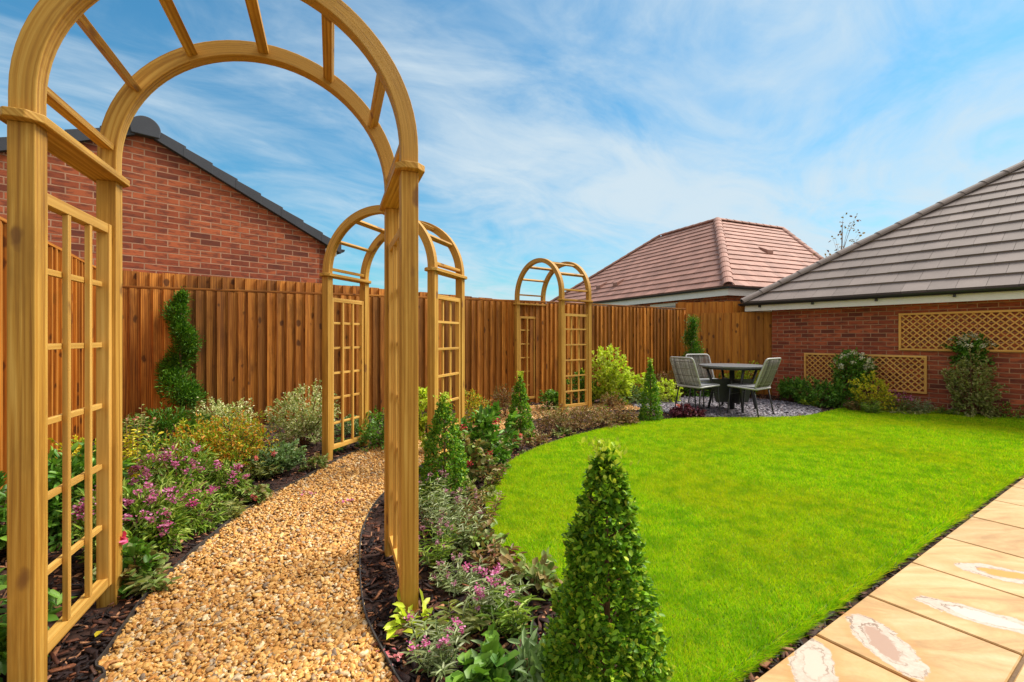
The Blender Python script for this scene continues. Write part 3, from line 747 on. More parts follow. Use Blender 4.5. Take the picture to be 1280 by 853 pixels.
mb = MB(); hip_tiles(mb, n3(0, .12, rz_(0) + .03), n3(0, depth, rz_(0) + .03), .12, .42); shift(mb, off2).build('ridge_tiles', M['tile_d'], rf)
mb = MB(); gutter(mb, n3(hw + eo + .05, -.05, rz_(hw + eo) - .02), n3(hw + eo + .05, depth, rz_(hw + eo) - .02), tuple(WU)); shift(mb, off2).build('gutter', M['black'], t)
mb = MB(); board(mb, n3(hw + eo - .03, -.02, 0), n3(hw + eo - .03, depth, 0), zev - .20, zev - .09, .02, tuple(-WU)); board(mb, n3(hw + .001, -.02, 0), n3(hw + eo - .05, -.02, 0), zev - .20, zev - .09, .02, tuple(WB)); shift(mb, off2).build('fascia', M['white'], t)

# --- house with the red hipped roof
HC = np.array([6.02, 12.9]); HA = np.array([-.407, .914]); HB = np.array([.914, .407])
def h3(a, b, z): q = HC + HA * a + HB * b; return (float(q[0]), float(q[1]), z)
t = thing('bungalow', 'distant bungalow with pinkish red hipped tile roof beyond the fence', 'house', (float(HC[0]), float(HC[1]), 0))
off3 = -Vector((float(HC[0]), float(HC[1]), 0)); w = 4.0; ez2, ap = 2.64, 5.80; la, lb = 3.2, 3.75
mb = MB(); C_ = h3(0, 0, ez2); E_ = h3(w, w, ap); R1_ = h3(w + la, w, ap); R2_ = h3(w, w + lb, ap); LA = h3(2 * w + la, 0, ez2); LB = h3(0, w + lb - 1.5, ez2)
tiled_face(mb, LA, C_, E_, R1_, .345, .31, .035)
tiled_face(mb, C_, LB, R2_, E_, .345, .31, .035)
LAb = h3(2 * w + la, 2 * w, ez2); V_ = h3(2 * w, 2 * w, ez2); LBb = h3(2 * w, w + lb + .5, ez2)
tiled_face(mb, LAb, LA, R1_, R1_, .345, .31, .035)
tiled_face(mb, LB, LBb, R2_, R2_, .345, .31, .035)
tiled_face(mb, V_, LAb, R1_, E_, .345, .31, .035)
tiled_face(mb, LBb, V_, E_, R2_, .345, .31, .035)
rf = shift(mb, off3).build('roof', M['tile_r'], t)
mb = MB(); hip_tiles(mb, up(C_), up(E_), .15, .40); hip_tiles(mb, up(LA), up(R1_), .13, .4); hip_tiles(mb, up(LB), up(R2_), .13, .4); hip_tiles(mb, up(E_), up(R1_), .12, .4); hip_tiles(mb, up(E_), up(R2_), .12, .4)
shift(mb, off3).build('hip_tiles', M['tile_r'], rf)
for (a, b) in ((7.6, .95), (6.4, .95)):
    mb = MB(); z = ez2 + b / w * (ap - ez2) + .02; mb.prism([h3(a, b - .16, z - .10), h3(a - .3, b - .16, z - .10), h3(a - .3, b - .16, z + .03), h3(a, b - .16, z + .03)], [h3(a, b + .2, z + .10), h3(a - .3, b + .2, z + .10), h3(a - .3, b + .2, z + .2), h3(a, b + .2, z + .2)])
    shift(mb, off3).build('roof_vent', M['tile_r'], rf, bevel=.01)
mb = MB(); a, b = 2.0, 4.0; z = ez2 + a / w * (ap - ez2) + .02
mb.prism([h3(a - .16, b, z - .10), h3(a - .16, b + .3, z - .10), h3(a - .16, b + .3, z + .03), h3(a - .16, b, z + .03)], [h3(a + .2, b, z + .10), h3(a + .2, b + .3, z + .10), h3(a + .2, b + .3, z + .2), h3(a + .2, b, z + .2)])
shift(mb, off3).build('roof_vent', M['tile_r'], rf, bevel=.01)
mb = MB(); wall(mb, h3(2 * w + la - .3, .35, 0)[:2], h3(.35, .35, 0)[:2], 0, ez2 - .15); wall(mb, h3(.35, .451, 0)[:2], h3(.35, w + lb - 1.8, 0)[:2], 0, ez2 - .15)
shift(mb, off3).build('wall', M['brick_n'], t)
mb = MB(); board(mb, h3(2 * w + la, .03, 0), h3(.03, .03, 0), ez2 - .26, ez2 - .03, .02, tuple(HB)); board(mb, h3(.03, .052, 0), h3(.03, w + lb - 1.5, 0), ez2 - .26, ez2 - .03, .02, tuple(HA))
mb.quad([h3(2 * w + la, .05, ez2 - .2), h3(.05, .05, ez2 - .2), h3(.35, .34, ez2 - .2), h3(2 * w + la, .34, ez2 - .2)]); mb.quad([h3(.05, .05, ez2 - .2), h3(.05, 6.2, ez2 - .2), h3(.34, 6.2, ez2 - .2), h3(.34, .35, ez2 - .2)])
shift(mb, off3).build('fascia', M['white'], t)
mb = MB(); gutter(mb, h3(2 * w + la, -.05, ez2 - .03), h3(-.1, -.05, ez2 - .03), tuple(HB)); gutter(mb, h3(-.05, -.1, ez2 - .03), h3(-.05, w + lb - 1.5, ez2 - .03), tuple(HA)); shift(mb, off3).build('gutter', M['black'], t)
mb = MB(); mb.prism([h3(2.2, .33, 1.3), h3(3.6, .33, 1.3), h3(3.6, .36, 1.3), h3(2.2, .36, 1.3)], [h3(2.2, .33, 2.34), h3(3.6, .33, 2.34), h3(3.6, .36, 2.34), h3(2.2, .36, 2.34)])
wn = shift(mb, off3).build('window', M['white'], t)
mb = MB(); mb.prism([h3(2.3, .315, 1.4), h3(3.5, .315, 1.4), h3(3.5, .328, 1.4), h3(2.3, .328, 1.4)], [h3(2.3, .315, 2.24), h3(3.5, .315, 2.24), h3(3.5, .328, 2.24), h3(2.3, .328, 2.24)]); shift(mb, off3).build('pane', M['window'], wn)

# ------------------------------------------------------------------ plants
def leaf_mesh(name, P, D, L, W, mat, parent, rng=RNG, roundness=0.0, curl=.18, fold=.22, upb=.5, mat2=None, second=None):
    n = len(P); P = np.asarray(P); D = np.asarray(D); D = D / np.maximum(1e-6, np.linalg.norm(D, axis=1, keepdims=True))
    U = rng.normal(0, .45, (n, 3)); U[:, 2] += upb + .5
    U = U - D * np.sum(U * D, 1, keepdims=True); U /= np.maximum(1e-6, np.linalg.norm(U, axis=1, keepdims=True))
    Sd = np.cross(D, U)
    L = np.broadcast_to(L, n) * rng.uniform(.7, 1.25, n); W = np.broadcast_to(W, n) * rng.uniform(.75, 1.2, n)
    r = roundness
    T = [(0, 0, 0), (.30, .46 + .04 * r, 1), (.70 + .08 * r, .36 + .14 * r, 1), (1, 0, 0), (.70 + .08 * r, -.36 - .14 * r, 1), (.30, -.46 - .04 * r, 1)]
    V = np.zeros((n, 6, 3))
    for i, (a, b, f) in enumerate(T):
        V[:, i] = P + D * (a * L)[:, None] + Sd * (b * W)[:, None] + U * ((f * fold * W) - curl * L * a * a)[:, None]
    idx = np.arange(n)[:, None] * 6
    Fc = np.concatenate([idx + np.array([[0, 1, 2, 3]]), idx + np.array([[0, 3, 4, 5]])])
    o = np_mesh(name, V.reshape(-1, 3), Fc, mat, parent)
    if mat2:
        o.data.materials.append(mat2); o.data.polygons.foreach_set('material_index', np.tile(np.asarray(second, np.int32), 2))
    return o
def unit(v): return v / np.maximum(1e-9, np.linalg.norm(v, axis=1, keepdims=True))
def flower(parent, pos, mat, size=.02, n=7, spread=.6, L=None, name='flower'):
    """a flower head: n florets of petals clustered round pos"""
    pos = np.array(pos); P = pos + RNG.normal(0, size * spread, (n * 5, 3)); a = RNG.uniform(0, 2 * np.pi, n * 5)
    D = np.stack([np.cos(a), np.sin(a), RNG.uniform(.1, .9, n * 5)], 1)
    return leaf_mesh(name, P, D, size * .8, size * .6, mat, parent, roundness=1, curl=.1, fold=.1)
def bloom(parent, pos, mat, size=.03, face=(0, -1, .4)):
    """open five-petalled flower"""
    f = np.array(face, float); f /= np.linalg.norm(f); x = np.cross(f, [0, 0, 1.]); x /= np.linalg.norm(x); y = np.cross(f, x)
    Ds, Ps = [], []
    for ring, k in ((1.0, 5), (.55, 5)):
        for i in range(k):
            t = 2 * np.pi * i / k + ring * 2; Ds.append((x * np.cos(t) + y * np.sin(t)) * ring + f * (.25 if ring == 1 else .9)); Ps.append(np.array(pos))
    return leaf_mesh('flower', np.array(Ps), np.array(Ds), size, size * 1.0, mat, parent, roundness=1, curl=-.05, fold=.05)
def stems_mesh(parent, segs, mat, r=.003):
    m = MB()
    for pts in segs: m.tube(pts, [r * (1 - .6 * i / (len(pts) - 1)) for i in range(len(pts))], 4)
    return m.build('stems', mat, parent, smooth=True)
DENS = 1.35
def lumps(dirs, seed, k=7, amp=.22):
    r = np.random.default_rng(seed); c = unit(r.normal(0, 1, (k, 3))); a = r.uniform(-1, 1, k)
    return 1 + amp * sum(a[i] * np.exp(-6 * (1 - dirs @ c[i])) for i in range(k)) * 1.6

def bush(name, label, cat, px, py, rx, h, n, L, W, mat, fl=None, roundness=.3, loose=.25, seed=None, stem='stem_b', ry=None, group=None, bottom=.02, needle=False, s=None):
    seed = seed or int(px * 7 + py); r = np.random.default_rng(seed)
    x, y = G(px, py)
    t = thing(name, label, cat, (x, y, 0), 0, group)
    n = int(n * DENS); ry = ry or rx; hz = h * (1 - bottom) / 2; zc = h * bottom + hz
    T = max(12, n // 11); d = unit(r.normal(0, 1, (T, 3))); lu = lumps(d, seed, 11, .36)
    hor = unit(np.stack([d[:, 0], d[:, 1], np.zeros(T)], 1)); hr_ = np.where(d[:, 2] > -.15, np.sqrt(np.clip(1 - d[:, 2] ** 2, 0, 1)), .98 - .22 * np.abs(d[:, 2]))
    S0 = hor * hr_[:, None]; S0[:, 2] = d[:, 2]
    S0 = S0 * lu[:, None] * np.array([rx, ry, hz]); 
    depth = np.where(r.random(T) < .75, r.uniform(.80, 1.0, T), r.uniform(.35, .8, T))
    tip = S0 * depth[:, None]; tip[:, 2] += zc
    odir = unit(S0 + np.array([0, 0, .6 * hz]) + r.normal(0, .25 * hz, (T, 3)))
    tl = (loose * .62 + .10) * min(rx, h) * r.uniform(.4, 1.9, T)
    tip = tip + odir * (tl * .5)[:, None]; tip[:, 2] = np.maximum(tip[:, 2], .03)
    base = tip - odir * tl[:, None] * 1.5
    j = r.integers(0, T, n); u = r.random(n) ** .7
    P = base[j] + (tip[j] - base[j]) * u[:, None] + r.normal(0, L * .12, (n, 3)); P[:, 2] = np.maximum(P[:, 2], .012)
    D = odir[j] * (.5 + .5 * u[:, None]) + r.normal(0, .55, (n, 3))
    if needle: D = odir[j] * 1.0 + r.normal(0, .35, (n, 3))
    leaf_mesh('foliage', P, D, L, W, M[mat], t, r, roundness=roundness)
    segs = []
    for k in range(min(26, 8 + T // 12)):
        e = base[k]; m_ = e * np.array([.45, .45, .55]) + r.normal(0, .01, 3); segs.append([(0, 0, 0), tuple(m_), tuple(e), tuple(tip[k])])
    stems_mesh(t, segs, M[stem], .003 + h * .005)
    if fl:
        fm, cnt, sz = fl[:3]; kind = fl[3] if len(fl) > 3 else 'head'
        for _ in range(cnt):
            dd = unit(r.normal(0, 1, (1, 3)))[0]; dd[2] = abs(dd[2]) * .9 + .1; dd[1] = -abs(dd[1]) if r.random() < .75 else dd[1]
            dd /= np.linalg.norm(dd); p = dd * np.array([rx, ry, hz]) * r.uniform(1.0, 1.15); p[2] += zc
            if kind == 'head': flower(t, p, M[fm], sz, 6)
            else: bloom(t, p, M[fm], sz, (dd[0], dd[1] - .5, .5))
    return t
def sprays(name, label, cat, px, py, spread, h, nst, per, L, W, mat, fl=None, seed=None, stem='stem_g', group=None, roundness=0.0, lean=1.0, start=.12, flp=.6):
    """plant of upright stems with leaves up them; fl = (material, size) at the stem tips"""
    seed = seed or int(px * 5 + py * 3); r = np.random.default_rng(seed); x, y = G(px, py)
    t = thing(name, label, cat, (x, y, 0), 0, group); segs = []; P = []; D = []; tips = []
    for i in range(nst):
        a = r.uniform(0, 2 * np.pi); q = np.sqrt(r.random()) ; hh = h * r.uniform(.6, 1.0) * (1 - .25 * q)
        e = np.array([np.cos(a) * spread * q * lean, np.sin(a) * spread * q * lean, hh]); b = np.array([np.cos(a) * spread * q * .25, np.sin(a) * spread * q * .25, 0])
        m1 = b + (e - b) * .5 + np.array([np.cos(a), np.sin(a), 0]) * spread * .10
        pts = [b, b * .4 + m1 * .6, m1, m1 * .45 + e * .55, e]; segs.append([tuple(p) for p in pts]); tips.append(e)
        for k in range(per):
            u = start + (1 - start) * (k + r.random()) / per; p = (1 - u) ** 2 * b + 2 * u * (1 - u) * m1 + u * u * e
            ang = k * 2.4 + r.uniform(-.5, .5); P.append(p); D.append([np.cos(ang), np.sin(ang), r.uniform(.15, .9)])
    leaf_mesh('foliage', np.array(P), np.array(D), L, W, M[mat], t, r, roundness=roundness, curl=.3)
    stems_mesh(t, segs, M[stem], .0035)
    if fl:
        k = 0
        for e in tips:
            if r.random() < flp:
                fm, sz = fl[:2]
                f = flower(t, e + np.array([0, 0, sz * .8]), M[fm], sz, 5 if sz < .03 else 8, .55)
    return t
def cone_bush(label, px, py, h, rbase, n, L, mat='box_small', tipmat='box_tip', s=None, seed=5, taper=.84, pw=1.0):
    r = np.random.default_rng(seed); x, y = G(px, py); t = thing('cone_topiary', label, 'topiary', (x, y, 0), 0, 'box cones round the lawn')
    def prof(u): return rbase * np.minimum(1.0, (u / .08 + .70)) * (1 - taper * u ** pw) * np.sqrt(np.clip(1 - u ** 12, 0, 1))
    T = n // 8; uu = r.random(T * 6); uu = uu[r.random(T * 6) < prof(uu) / rbase * .9 + .1][:T]; T = len(uu)
    at = r.uniform(0, 2 * np.pi, T)
    lump = 1 + .05 * np.sin(at * 3 + uu * 17) + .06 * np.sin(at * 5 - uu * 31 + 1) + .05 * np.sin(at * 9 + uu * 47) + r.normal(0, .04, T)
    dep = np.where(r.random(T) < .75, r.uniform(.90, 1.02, T), r.uniform(.45, .9, T))
    rad = prof(uu) * lump * dep; tip = np.stack([np.cos(at) * rad, np.sin(at) * rad, uu * h], 1)
    odir = unit(np.stack([np.cos(at), np.sin(at), np.full(T, .55)], 1) + r.normal(0, .25, (T, 3))); tl = L * 1.7
    j = r.integers(0, T, n); u = r.random(n) ** .8
    P = tip[j] - odir[j] * ((1 - u) * tl)[:, None] + r.normal(0, L * .14, (n, 3)); P[:, 2] = np.maximum(P[:, 2], .01)
    D = odir[j] * .7 + r.normal(0, .6, (n, 3)); D[:, 2] += .15
    m = n // 8; k = r.integers(0, n, m); P2 = P[k] * np.array([1.03, 1.03, 1.0]); D2 = D[k] + np.array([0, 0, .5])
    top = r.random(m) < .09; kt = top.sum(); P2[top] = np.stack([r.normal(0, rbase * .12, kt), r.normal(0, rbase * .12, kt), h * r.uniform(.90, 1.03, kt)], 1); D2[top] = np.stack([r.normal(0, .5, kt), r.normal(0, .5, kt), np.full(kt, 1.)], 1)
    sec = np.concatenate([np.zeros(n, int), np.ones(m, int)])
    leaf_mesh('foliage', np.concatenate([P, P2]), np.concatenate([D, D2]), L, L * .58, M[mat], t, r, roundness=.75, curl=.12, fold=.18, mat2=M[tipmat], second=sec)
    mb = MB(); mb.tube([(0, 0, 0), (0.004, 0, h * .4), (0, 0, h * .96)], [.014, .010, .004], 6)
    for _ in range(26):
        q = r.uniform(.12, .85); aa = r.uniform(0, 6.28); rr_ = float(prof(q)) * .85
        mb.tube([(0, 0, q * h - .05), (math.cos(aa) * rr_ * .5, math.sin(aa) * rr_ * .5, q * h - .015), (math.cos(aa) * rr_, math.sin(aa) * rr_, q * h + .02)], [.004, .003, .0015], 4)
    mb.build('trunk', M['stem_b'], t, smooth=True); return t
def spiral(label, px, py, h, r0, r1, turns, phase, n, seed=3, zstart=.2, hr=.10):
    r = np.random.default_rng(seed); x, y = G(px, py); t = thing('spiral_topiary', label, 'topiary', (x, y, 0), 0, 'spiral clipped conifers')
    u = r.random(n) ** 1.25; th = phase + turns * 2 * np.pi * u; z = zstart * h + (1 - zstart) * h * u
    tr = r0 + (r1 - r0) * u; off_ = hr * (1 - .8 * u)
    d = unit(r.normal(0, 1, (n, 3))); dep = np.where(r.random(n) < .7, r.uniform(.85, 1.06, n), r.uniform(.3, .9, n))
    P = np.stack([np.cos(th) * off_, np.sin(th) * off_, z], 1) + d * (tr * dep)[:, None] * np.array([1, 1, .98])
    P += r.normal(0, .022, (n, 3)) * (r.random((n, 1)) < .5); P += (d * (.035 * np.sin(th * 5 + z * 23) + .03 * np.sin(z * 61 + th * 3))[:, None]); D = d * .8 + r.normal(0, .35, (n, 3)); D[:, 2] += .45
    leaf_mesh('foliage', P, D, .040, .013, M['conifer'], t, r, curl=.1)
    mb = MB(); mb.tube([(0, 0, 0), (.012, 0, h * .3), (-.008, .006, h * .6), (0, 0, h * .95)], [.026, .021, .014, .005], 8); mb.build('trunk', M['pot'], t, smooth=True)
    return t

# topiary
cone_bush('big dark green box cone in the foreground, cut by the bottom edge', 757, 915, .855, .215, 19000, .0195, mat='box', seed=21, taper=.78, pw=1.08)
cone_bush('box cone just right of the nearest arch post, left of the lawn', 555, 628, .77, .19, 8500, .021, seed=22, taper=.80, pw=1.6)
cone_bush('box cone between the middle arch and farthest arch, with pink rose', 650, 552, .78, .185, 7000, .021, seed=23, taper=.88, pw=1.25)
cone_bush('box cone farthest from us, at the edge of the slate circle', 813, 527, .87, .175, 6500, .022, seed=24, taper=.9, pw=1.2)
spiral('tall spiral conifer in the left bed against the brown fence', 226, 541, 1.76, .155, .055, -1.8, .1, 13000, 31, .25, .125)
spiral('spiral conifer in the fence corner behind the garden chairs', 865, 497, 1.56, .17, .06, 2.0, .6, 7000, 32, .3, .10)
# left bed
bush('spreading_conifer', 'dark green spreading conifer at the foot of the left spiral topiary', 'shrub', 208, 553, .44, .36, 3800, .04, .011, 'conifer', needle=True)
bush('variegated_shrub', 'cream and green shrub, rounded, between spiral topiary and middle arch', 'shrub', 281, 545, .31, .44, 2600, .028, .014, 'variegated', roundness=.5)
bush('variegated_shrub', 'larger cream and green shrub touching the left post of the middle arch', 'shrub', 380, 562, .33, .62, 4200, .028, .014, 'variegated', roundness=.5)
sprays('pieris_shrub', 'thin stemmed shrub with pinkish tips left of the left spiral', 'shrub', 166, 566, .20, .56, 14, 12, .045, .018, 'olive', fl=('coral', .012), flp=.15, stem='stem_b', start=.5)
sprays('gold_shrub', 'yellow leaved upright shrub beside the nearest arch trellis', 'shrub', 172, 622, .15, .64, 22, 30, .034, .018, 'gold', stem='stem_b', roundness=.4)
bush('gold_shrub', 'yellow leaved shrub seen through the nearest left trellis', 'shrub', 118, 622, .20, .42, 1200, .034, .018, 'gold')
bush('spirea_shrub', 'orange and lime spirea mound in front of the pale shrubs', 'shrub', 298, 590, .36, .46, 3600, .030, .014, 'spirea', roundness=.3)
bush('spirea_shrub', 'yellow green spirea mound behind the mauve flowers', 'shrub', 245, 600, .26, .44, 2200, .030, .014, 'spirea', roundness=.3)
HB_ = 'mauve flowering bushes beside the path'
bush('hebe_bush', 'mauve flowered bush nearest the front of the left bed', 'flowering bush', 190, 700, .20, .34, 1700, .048, .013, 'hebe', fl=('mauve', 30, .018), roundness=0, loose=.4, group=HB_)
bush('hebe_bush', 'mauve flowered bush beside the nearest left arch post', 'flowering bush', 166, 690, .22, .40, 1700, .048, .013, 'hebe', fl=('mauve', 32, .018), roundness=0, loose=.4, group=HB_)
bush('hebe_bush', 'mauve flowered bush in the middle of the left bed', 'flowering bush', 222, 642, .23, .46, 1900, .046, .013, 'hebe', fl=('mauve', 32, .018), roundness=0, loose=.4, group=HB_)
bush('hebe_bush', 'mauve flowered bush by the path edge below the orange spirea', 'flowering bush', 280, 628, .17, .28, 1200, .044, .012, 'hebe', fl=('mauve', 17, .019), roundness=0, loose=.4, group=HB_)
bush('hebe_bush', 'mauve flowered bush with magenta heads touching the gravel', 'flowering bush', 240, 665, .13, .26, 800, .042, .012, 'hebe', fl=('magenta', 12, .018), roundness=0, loose=.4, group=HB_)
bush('blue_green_perennial', 'blue green low plant with one pink bloom near the middle arch', 'flowering plant', 348, 594, .20, .24, 1300, .030, .020, 'bluegreen', fl=('coral', 2, .028, 'bloom'), roundness=.7)
bush('ground_cover', 'small green mound left of the middle arch left post', 'plant', 395, 588, .10, .14, 320, .03, .022, 'round', roundness=1)
bush('ground_cover', 'rust and lime leaved low plant on the bark by the path', 'plant', 318, 628, .12, .12, 340, .034, .028, 'round', roundness=1, fl=('coral', 2, .022, 'bloom'))
bush('busy_lizzie', 'low round leaved plant with bright pink bloom by the nearest left arch', 'flowering plant', 162, 730, .11, .14, 260, .045, .038, 'round', roundness=1, loose=.5)
x, y = G(166, 735)
q = bush('busy_lizzie', 'small round leaved plant right of the arch post carrying one large pink bloom', 'flowering plant', 172, 738, .06, .26, 90, .045, .035, 'green', roundness=1, loose=.7)
bloom(q, (-.02, -.06, .27), M['pink'], .034, (.1, -1, .3)); bloom(q, (-.055, -.045, .26), M['pink'], .024, (-.5, -1, .5))
bush('laurel_shrub', 'green glossy leaved shrub seen through the nearest left trellis', 'shrub', 86, 672, .24, .50, 1900, .055, .024, 'green', roundness=.5, loose=.4)
bush('leafy_plant', 'dark green leafy plant at the far left edge with a pink flower', 'plant', -40, 860, .18, .36, 420, .07, .030, 'green', roundness=.5, loose=.5, fl=('pink', 3, .02))
bush('leafy_plant', 'green leafy plant left of the nearest arch, by the side fence', 'plant', -10, 700, .22, .40, 900, .06, .026, 'green', roundness=.5, loose=.5)
bush('leafy_plant', 'fresh green low shrub right of the middle arch left trellis', 'plant', 470, 561, .22, .34, 1500, .032, .018, 'green', roundness=.5)
bush('leafy_plant', 'low green plants by the fence foot behind the middle arch', 'plant', 440, 545, .20, .24, 900, .03, .018, 'bluegreen', roundness=.5)
# middle bed
bush('lime_shrub', 'lime green shrub peeping out behind the second box cone', 'shrub', 531, 566, .16, .70, 1100, .045, .026, 'lime', roundness=.5)
bush('hydrangea', 'broad leaved green shrub with dark red blooms right of second box cone', 'shrub', 604, 592, .21, .58, 900, .070, .038, 'green', roundness=.5, loose=.45, fl=('red', 2, .024))
bush('hydrangea', 'smaller broad leaved shrub beside the lawn edge with red blooms', 'shrub', 588, 604, .15, .36, 460, .055, .034, 'round', roundness=.6, loose=.5, fl=('red', 3, .022))
bush('orange_shrub', 'orange brown feathery shrub against the fence right of the middle arch', 'shrub', 592, 531, .26, .48, 1500, .032, .013, 'spirea')
bush('bronze_shrub', 'bronze shrub against the fence left of the farthest arch', 'shrub', 632, 523, .24, .50, 1300, .032, .014, 'bronze')
for i, (px, py, sp, hh, ns, mt, fm, fs_, lab) in enumerate([
    (545, 668, .17, .40, 22, 'silver', 'dusty', .013, 'grey leaved wallflower with dusty mauve spikes beside the nearest right post'),
    (575, 690, .15, .33, 18, 'silver', 'dusty', .013, 'grey leaved wallflower with mauve spikes between arch post and lawn'),
    (545, 712, .12, .24, 12, 'hebe', 'dusty', .012, 'sparse wallflower just right of the nearest right post foot'),
    (602, 660, .12, .28, 12, 'bronze', 'dusty', .012, 'bronze stemmed wallflower close to the left curve of the lawn'),
    (608, 775, .15, .25, 17, 'silver', 'mauve', .016, 'bright mauve wallflower left of the foreground box cone'),
    (575, 742, .12, .16, 10, 'silver', 'dusty', .011, 'short grey leaved wallflower on the bark near the post'),
    (545, 842, .11, .20, 14, 'silver', 'mauve', .013, 'grey leaved wallflower at the bottom edge beside the gravel'),
    (500, 645, .08, .15, 9, 'silver', 'dusty', .010, 'small grey plant on the bark between the two right posts')]):
    sprays('wallflower', lab, 'flowering plant', px, py, sp, hh, ns, 22, .048, .0085, mt, fl=(fm, fs_), group='wallflowers in the bed beside the lawn', flp=.55, lean=1.2)
bush('ground_cover', 'lime and red edged leaves creeping over the lawn edge behind the big cone', 'plant', 672, 742, .13, .13, 170, .050, .034, 'round', roundness=.6, loose=.7)
bush('ground_cover', 'rounded geranium leaves at the bottom edge left of the big cone', 'plant', 612, 862, .10, .10, 120, .05, .052, 'green', roundness=1, loose=.7)
bush('ground_cover', 'narrow leaved green tuft at the bottom edge beside the big cone', 'plant', 655, 858, .10, .10, 110, .07, .020, 'bluegreen', roundness=.2, loose=.7)
bush('ground_cover', 'lime leaves sprouting at the foot of the nearest right post', 'plant', 520, 790, .09, .10, 40, .060, .028, 'lime', roundness=.3, loose=.8)
bush('ground_cover', 'speckled low leaves between the wallflowers and lawn curve', 'plant', 596, 690, .14, .14, 300, .036, .026, 'round', roundness=.8, loose=.6)
bush('ground_cover', 'pale green low leaves beside the lawn below the broad leaved shrub', 'plant', 592, 630, .14, .16, 420, .032, .024, 'olive', roundness=.8, loose=.6)
bush('ground_cover', 'small pinkish leaved clump at the foot of the third box cone', 'plant', 640, 562, .12, .13, 260, .034, .026, 'autumn', roundness=.9, loose=.6)
bush('rose', 'one pink rose in front of the third box cone', 'flowering plant', 652, 566, .07, .30, 70, .03, .02, 'round', fl=('coral', 1, .035, 'bloom'), roundness=.8, loose=.7)
bush('ground_cover', 'bronze leaved mat on the bark beside the third box cone', 'plant', 672, 556, .12, .12, 260, .032, .02, 'bronze', roundness=.6, loose=.6)
LB_ = 'low bronze plants along the back of the lawn'
for px, py, rr_, hh, lab in [(690, 541, .24, .34, 'bronze twiggy plant in front of the farthest arch left trellis'), (722, 538, .20, .28, 'bronze twiggy plant at the foot of the farthest arch right trellis'), (752, 534, .26, .27, 'wide bronze plant right of the farthest arch'), (782, 532, .16, .20, 'small bronze plant left of the fourth box cone')]:
    bush('bronze_plant', lab, 'plant', px, py, rr_, hh, 1300, .028, .013, 'bronze', fl=('coral', 1, .03, 'bloom') if px in (722,) else None, group=LB_, loose=.5)
bush('ground_cover', 'lime leaved clump on the lawn edge before the farthest arch', 'plant', 706, 546, .12, .10, 200, .034, .026, 'round', roundness=.9, loose=.6)
bush('gold_shrub', 'rounded bright yellow shrub against the fence right of the farthest arch', 'shrub', 764, 506, .34, .86, 2800, .065, .032, 'lime', roundness=.4)
bush('green_shrub', 'dark green shrub seen through the farthest arch right trellis', 'shrub', 728, 506, .26, .60, 1400, .045, .025, 'green', roundness=.5)
bush('green_shrub', 'small dark green plant behind the posts of the farthest arch', 'shrub', 692, 512, .2, .34, 800, .045, .025, 'green', roundness=.5)
bush('green_shrub', 'grey green low mound left of the fourth box cone', 'shrub', 790, 506, .28, .36, 1300, .03, .014, 'bluegreen')
bush('green_shrub', 'bronze green low mound by the yellow shrub foot', 'shrub', 765, 512, .2, .26, 800, .03, .014, 'bronze')
bush('lime_shrub', 'lime leaved shrub rising behind the fourth box cone', 'shrub', 806, 504, .24, .56, 900, .06, .03, 'lime', roundness=.4)
bush('lime_shrub', 'lime leaved plant right of the fourth box cone', 'shrub', 834, 503, .22, .38, 800, .05, .026, 'lime', roundness=.4)
bush('bronze_shrub', 'dark bronze shrub against the fence left of the chairs', 'shrub', 838, 497, .30, .58, 1300, .035, .016, 'bronze', fl=('coral', 1, .03, 'bloom'))
bush('heuchera', 'purple leaved clump with a pink rose before the slate circle', 'plant', 853, 523, .17, .2, 700, .036, .028, 'purple_leaf', fl=('coral', 1, .035, 'bloom'), roundness=.8)
bush('heuchera', 'purple leaved clump at the front of the slate circle, right one', 'plant', 872, 522, .13, .12, 450, .034, .026, 'purple_leaf', roundness=.8)
bush('green_shrub', 'green shrub in the corner under the spiral topiary', 'shrub', 862, 496, .28, .42, 1200, .05, .026, 'green', roundness=.4)
bush('green_shrub', 'low green shrub behind the table against the wide boarded fence', 'shrub', 895, 496, .28, .36, 1200, .05, .026, 'green', roundness=.4)
bush('lime_shrub', 'yellow shrub seen under the garden table', 'shrub', 928, 495, .30, .55, 1500, .05, .026, 'lime', roundness=.4)
# right bed
bush('green_shrub', 'green shrub by the garage corner right of the right chair', 'shrub', 988, 503, .24, .46, 1400, .05, .024, 'green', roundness=.4, fl=('red', 1, .02))
bush('green_shrub', 'broad dark green mound below the lower trellis left end', 'shrub', 1022, 508, .30, .38, 1900, .05, .022, 'green', roundness=.4, loose=.35)
bush('green_shrub', 'dark green mound under the white flowered climber', 'shrub', 1052, 510, .26, .38, 1500, .05, .022, 'green', roundness=.4, loose=.35)
bush('climber', 'white flowered climber on the lower trellis', 'climber', 1066, 509, .28, .92, 2200, .045, .026, 'green', fl=('cream', 30, .026), roundness=.4, loose=.5, bottom=.4)
bush('gold_shrub', 'orange yellow shrub in front of the lower trellis', 'shrub', 1091, 516, .23, .56, 1900, .032, .018, 'gold', roundness=.4)
sprays('grass_tuft', 'green tuft below the orange yellow shrub', 'plant', 1090, 519, .17, .26, 24, 12, .06, .010, 'hebe')
sprays('aster', 'purple flowered plant under the lower trellis right end', 'flowering plant', 1122, 516, .24, .36, 34, 10, .045, .010, 'hebe', fl=('mauve', .022), flp=.8)
sprays('lavender', 'grey leaved lavender left of the big wall shrub', 'plant', 1150, 519, .19, .30, 34, 12, .045, .009, 'silver', fl=('dusty', .012), flp=.3)
bush('ground_cover', 'small green leaves on the lawn edge under the lower trellis', 'plant', 1130, 519, .22, .10, 400, .03, .02, 'olive', roundness=.8)
